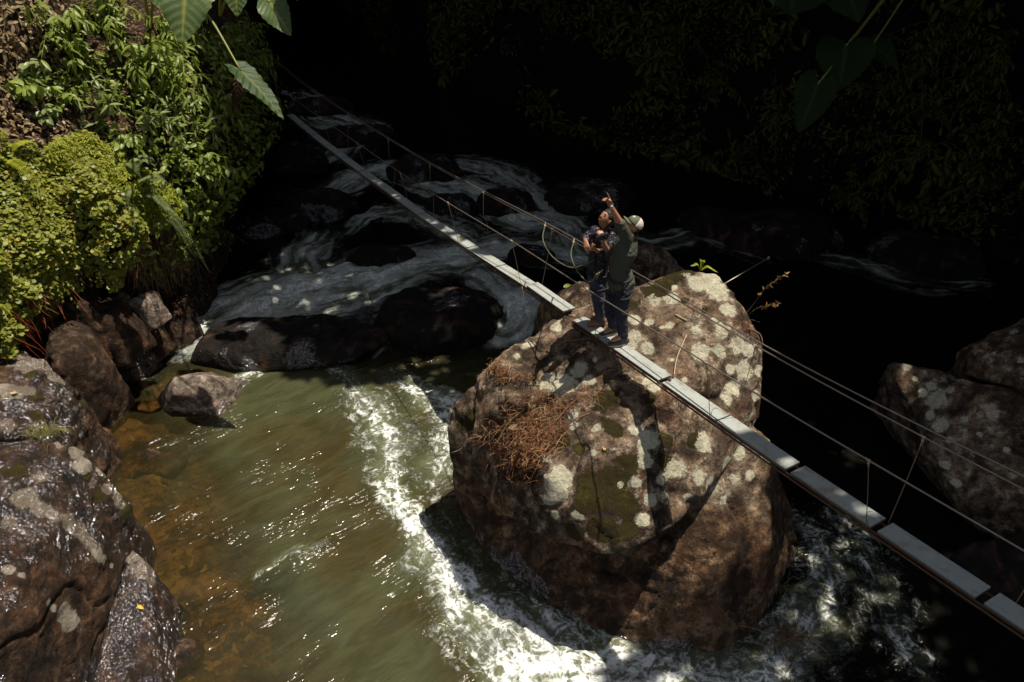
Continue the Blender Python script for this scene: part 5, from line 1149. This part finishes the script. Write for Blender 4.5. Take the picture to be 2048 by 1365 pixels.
# steel anchor rod with an eye
a, b = pyy(1408, 592, 9.0), pyy(1536, 517, 9.6)
ar = empty('anchor_rod', tuple(a), 'thin steel rod with an eye at its tip, sticking out of the boulder top', 'rod')
m = MB(); m.tube([a-(b-a)*.06, b], .0085, 8); link('rod', m.mesh(), M_STEEL, ar)
m = MB(); q = nrm(b-a); e1 = nrm(np.cross(q, [0, 1, 0])); m.tube([b+q*.012+.02*(e1*math.cos(t_)+np.array([0, 1, 0])*math.sin(t_)*.5+q*math.sin(t_)) for t_ in np.linspace(0, 2*math.pi, 15)], .006, 6); link('eye', m.mesh(), M_METAL, ar)
m = MB(); m.tube(crv([a, a+np.array([-.02, -.02, -.05]), a+np.array([-.06, -.02, -.10])], 8), .012, 6); link('anchor_loop', m.mesh(), M_RUSTY, ar)
# flood debris
def debris(name, label, pts, n, L, seed, thick=.005, hang=.3, mat=M_STRAWS, lay=None):
    g = np.random.default_rng(seed); m = MB()
    P = [on(px+g.normal()*sx, py+g.normal()*sy, .02) for px, py, sx, sy, k in pts for _ in range(int(n*k))]
    for p in P:
        if p is None: continue
        d = g.normal(size=3); d[2] = d[2]*.5; d = nrm(d if lay is None else np.array(lay)+g.normal(size=3)*.5); l = L*g.uniform(.3, 1.2); h = g.uniform(0, .10)
        p = p+UPV*h; bend = g.normal(size=3)*l*.12
        m.tube(crv([p-d*l*.5, p+bend, p+d*l*.5-UPV*hang*l*.5], 6), np.linspace(thick*g.uniform(.5, 1.4), thick*.35, 6), 4)
    o = link(name, m.mesh(), mat); tag(o, label, 'flood debris', kind='stuff'); return o
debris('flood_debris', 'tangle of reddish straw and twigs piled on the left shoulder of the boulder', [(1060, 840, 32, 24, 1.0), (1040, 890, 30, 22, 1.0), (1090, 870, 22, 18, .8), (1010, 900, 16, 12, .35), (1060, 925, 12, 14, .35), (1130, 812, 30, 9, .4), (1085, 800, 16, 8, .3), (1170, 795, 18, 6, .2)], 190, .22, 600, .0036, .5)
debris('flood_debris', 'long loose reddish stems trailing from the tangle down the left face of the boulder', [(1040, 925, 22, 22, 1.0), (1010, 890, 26, 16, .6), (1085, 845, 30, 16, .6), (975, 865, 14, 8, .3)], 70, .42, 605, .0042, 1.0, lay=(.35, .35, .6))
debris('flood_debris', 'sheaf of combed brown grass stems lying down the middle of the straw tangle', [(1085, 880, 18, 22, 1.0), (1050, 910, 16, 14, .5)], 210, .30, 601, .0045, .3, lay=(.65, .55, .35))
debris('flood_debris', 'small clump of dry golden roots on the upper left shoulder of the boulder', [(995, 742, 14, 10, 1.0), (1012, 760, 14, 7, .6), (1055, 765, 16, 5, .5)], 110, .15, 602, .004, .6)
debris('flood_debris', 'thin scatter of twigs on the boulder top near the steel rod', [(1410, 605, 12, 8, .5), (1470, 665, 16, 10, .6), (1380, 640, 20, 16, .5), (1160, 640, 14, 8, .4), (1195, 700, 20, 14, .4), (1330, 800, 30, 30, .3), (1260, 740, 20, 16, .3)], 45, .14, 603, .003, .1)
def stick(name, label, pts, r0, r1, mat, bvh=None, lift=.03, cat='stick', arch=0):
    P = [on(a_, b_, lift+(arch if 0 < i < len(pts)-1 else 0)) if not isinstance(a_, np.ndarray) else a_ for i, (a_, b_) in enumerate(pts)]; P = [p for p in P if p is not None]
    if len(P) < 2: return
    m = MB(); m.tube(crv(P, 18), np.linspace(r0, r1, 18), 7); o = link(name, m.mesh(), mat); tag(o, label, cat); return o
M_GSTICK = simple('green_bamboo', (0.30, 0.27, 0.08), .5)
M_PALE = simple('pale_wood', (0.48, 0.36, 0.22), .7)
stick('stick', 'straight yellow green stick leaning across the straw tangle', [(1000, 882), (1028, 845), (1062, 812)], .011, .007, M_GSTICK, lift=.09)
stick('stick', 'bent brown twig running right from the straw tangle up to the ledge', [(1110, 850), (1150, 805), (1205, 768)], .007, .003, M_STRAWS, lift=.05)
stick('stick', 'short stout brown stick at the lower right of the straw tangle', [(1045, 885), (1065, 900), (1086, 922)], .010, .008, M_STRAWS, lift=.07)
stick('stick', 'curly tan root poking out to the left over the water', [(1000, 862), (955, 872)], .007, .004, M_TWIG, lift=.04)
p0 = on(925, 895, .02); p0 = p0 if p0 is not None else pyy(925, 895, 8)
m = MB(); m.tube(crv([on(965, 872, .04) if on(965, 872) is not None else pyy(965, 872, 7.6), pyy(935, 880, 7.7), pyy(922, 898, 7.75), pyy(903, 906, 7.8)], 14), np.linspace(.006, .003, 14), 6); o = link('root', m.mesh(), M_PALE); tag(o, 'thin curly root end dangling off the left side of the boulder', 'root')
stick('stick', 'forked dry stalk lying on the boulder top right of the feet', [(1346, 752), (1354, 720), (1372, 676)], .007, .005, M_PALE, lift=.04)
stick('stick', 'weathered grey brown stick under the deck left of the feet', [(1122, 690), (1150, 686), (1192, 680)], .012, .009, M_TWIG, lift=.05)
stick('stick', 'small split piece of pale wood below the steel rod', [(1352, 632), (1362, 637), (1374, 643)], .010, .007, M_PALE, lift=.02)
# brown bent root hanging round the right edge
m = MB(); m.tube(crv([pyy(1490, 655, 8.2), pyy(1518, 667, 8.1), pyy(1525, 685, 8.0), pyy(1524, 700, 8.0)], 14), np.linspace(.009, .006, 14), 6); o = link('root', m.mesh(), M_TWIG); tag(o, 'brown root bending over the right rim of the boulder', 'root')
# dry sprig right of the boulder
m0 = pyy(1478, 645, 8.5); sr = empty('dry_sprig', tuple(m0), 'dry yellowing sprig with two twigs growing from behind the boulder on the right', 'plant')
for k, pts in enumerate([[(1478, 645), (1510, 605), (1530, 578), (1572, 547)], [(1480, 648), (1512, 618), (1540, 612), (1560, 608)], [(1482, 646), (1500, 640), (1520, 645), (1514, 640)][:3]]):
    P = [pyy(a_, b_, 8.5+.03*i) for i, (a_, b_) in enumerate(pts)]; c_ = crv(P, 26); m = MB(); m.tube(c_, np.linspace(.005, .002, 26), 5); link('twig', m.mesh(), M_TWIG, sr)
    if k < 2:
        g = np.random.default_rng(700+k); idx = np.repeat(np.arange(12, 26), 3); D = g.normal(size=(len(idx), 3)); leafmesh('dry_leaves', T_LANCE, c_[idx], D, g.normal(size=(len(idx), 3)), .05*g.uniform(.5, 1.4, len(idx)), M_STRAWS, sr)['kind'] = 'stuff'
# fern on top of the boulder
p = on(1400, 542); p = p if p is not None else pyy(1400, 542, 9.2)
fern(0, 0, 'small bright green fern sprouting on the very top of the boulder', n=4, L=.26, width=.05, seed=470, mat=M_FERN, group=None, pos=p, dirs=[(-.1, 0, 1), (.8, -.2, .25), (-.5, -.1, .5), (.2, .1, .9)], hang=.5)
# single leaves
def one_leaf(label, p, mat, size=.09, D=(1, .2, 0), U=(0, -.3, 1), tmpl=T_OVAL):
    if p is None: return
    o = leafmesh('fallen_leaf', tmpl, [p], [D], [U], size, mat); tag(o, label, 'leaf', 'fallen leaves')
one_leaf('orange yellow leaf lying on the bridge deck far from the people', ndeck(9.3, .45, .012), M_YLEAF, .10)
one_leaf('yellow orange leaf on the wet dark rock at lower left', on(275, 1213, .02, bvh_of(r6)), M_YLEAF, .085, (1, -.5, .1))
one_leaf('large green leaf lying on the small brown rock behind the plank end', on(1130, 578, .03, bvh_of(r2)), M_LEAF, .16, (1, .6, .1))
one_leaf('small yellow leaf on the boulder in the shadow under the deck', on(1222, 765, .02), M_YLEAF, .08)
one_leaf('orange brown leaf on the boulder just left of the deck shadow', on(1288, 790, .02), M_OLEAF, .10, (.3, 1, .1))
one_leaf('pale brown curled leaf on the lichen face of the boulder', on(1209, 900, .02), M_DRYLEAF, .10, (.1, 1, .2))
one_leaf('big dark brown leaf caught in the straw tangle', on(1030, 868, .12), M_TWIG, .17, (1, .1, .1))
one_leaf('yellow leaf on the wet ledge at the left edge', on(20, 790, .02, bvh_of(r7)), M_DRYLEAF, .08, (1, .9, 0))
m = MB(); m.ball(ndeck(ds(pyy(1327, 748, 6.9))-.02, .5, .006), .022, .03, .006, 10, 4); o = link('dark_stain_leaf', m.mesh(), M_BLACK); tag(o, 'dark curled leaf scrap on the end of the lit board beside the forked stalk', 'leaf')
# grass tuft on the near left boulder
def tuft(label, p, n, L, seed, mat):
    g = np.random.default_rng(seed); P = p+np.c_[g.normal(size=n)*.10, g.normal(size=n)*.06, np.zeros(n)]; m = MB()
    for q in P:
        d = np.array([g.normal()*.8, g.normal()*.6-.1, .7]); l = L*g.uniform(.5, 1.2); m.tube(crv([q, q+d*l*.5, q+d*l+np.array([0, 0, -.6*l])], 8), np.linspace(.0045, .001, 8), 3)
    o = link('grass_tuft', m.mesh(), mat); tag(o, label, 'grass'); return o
M_GRASS = leaf_mat('pale_grass', (.16, .17, .05), (.30, .27, .09), .6, .3)
p = on(90, 880, 0, bvh_of(r5)); p = p if p is not None else pz(90, 870, 2.5)
tuft('pale grass tuft on top of the large wet boulder at the left', p, 90, .26, 800, M_GRASS)
p = on(1580, 1170, 0); p = p if p is not None else pz(1570, 1180, .05)
tuft('straggling grass tuft at the waterline right of the boulder base', np.array(p), 40, .22, 801, M_GRASS)
tuft('golden stranded grass in the water at the boulder foot, lower right', pz(1580, 1275, .06), 50, .36, 802, M_STRAWS)
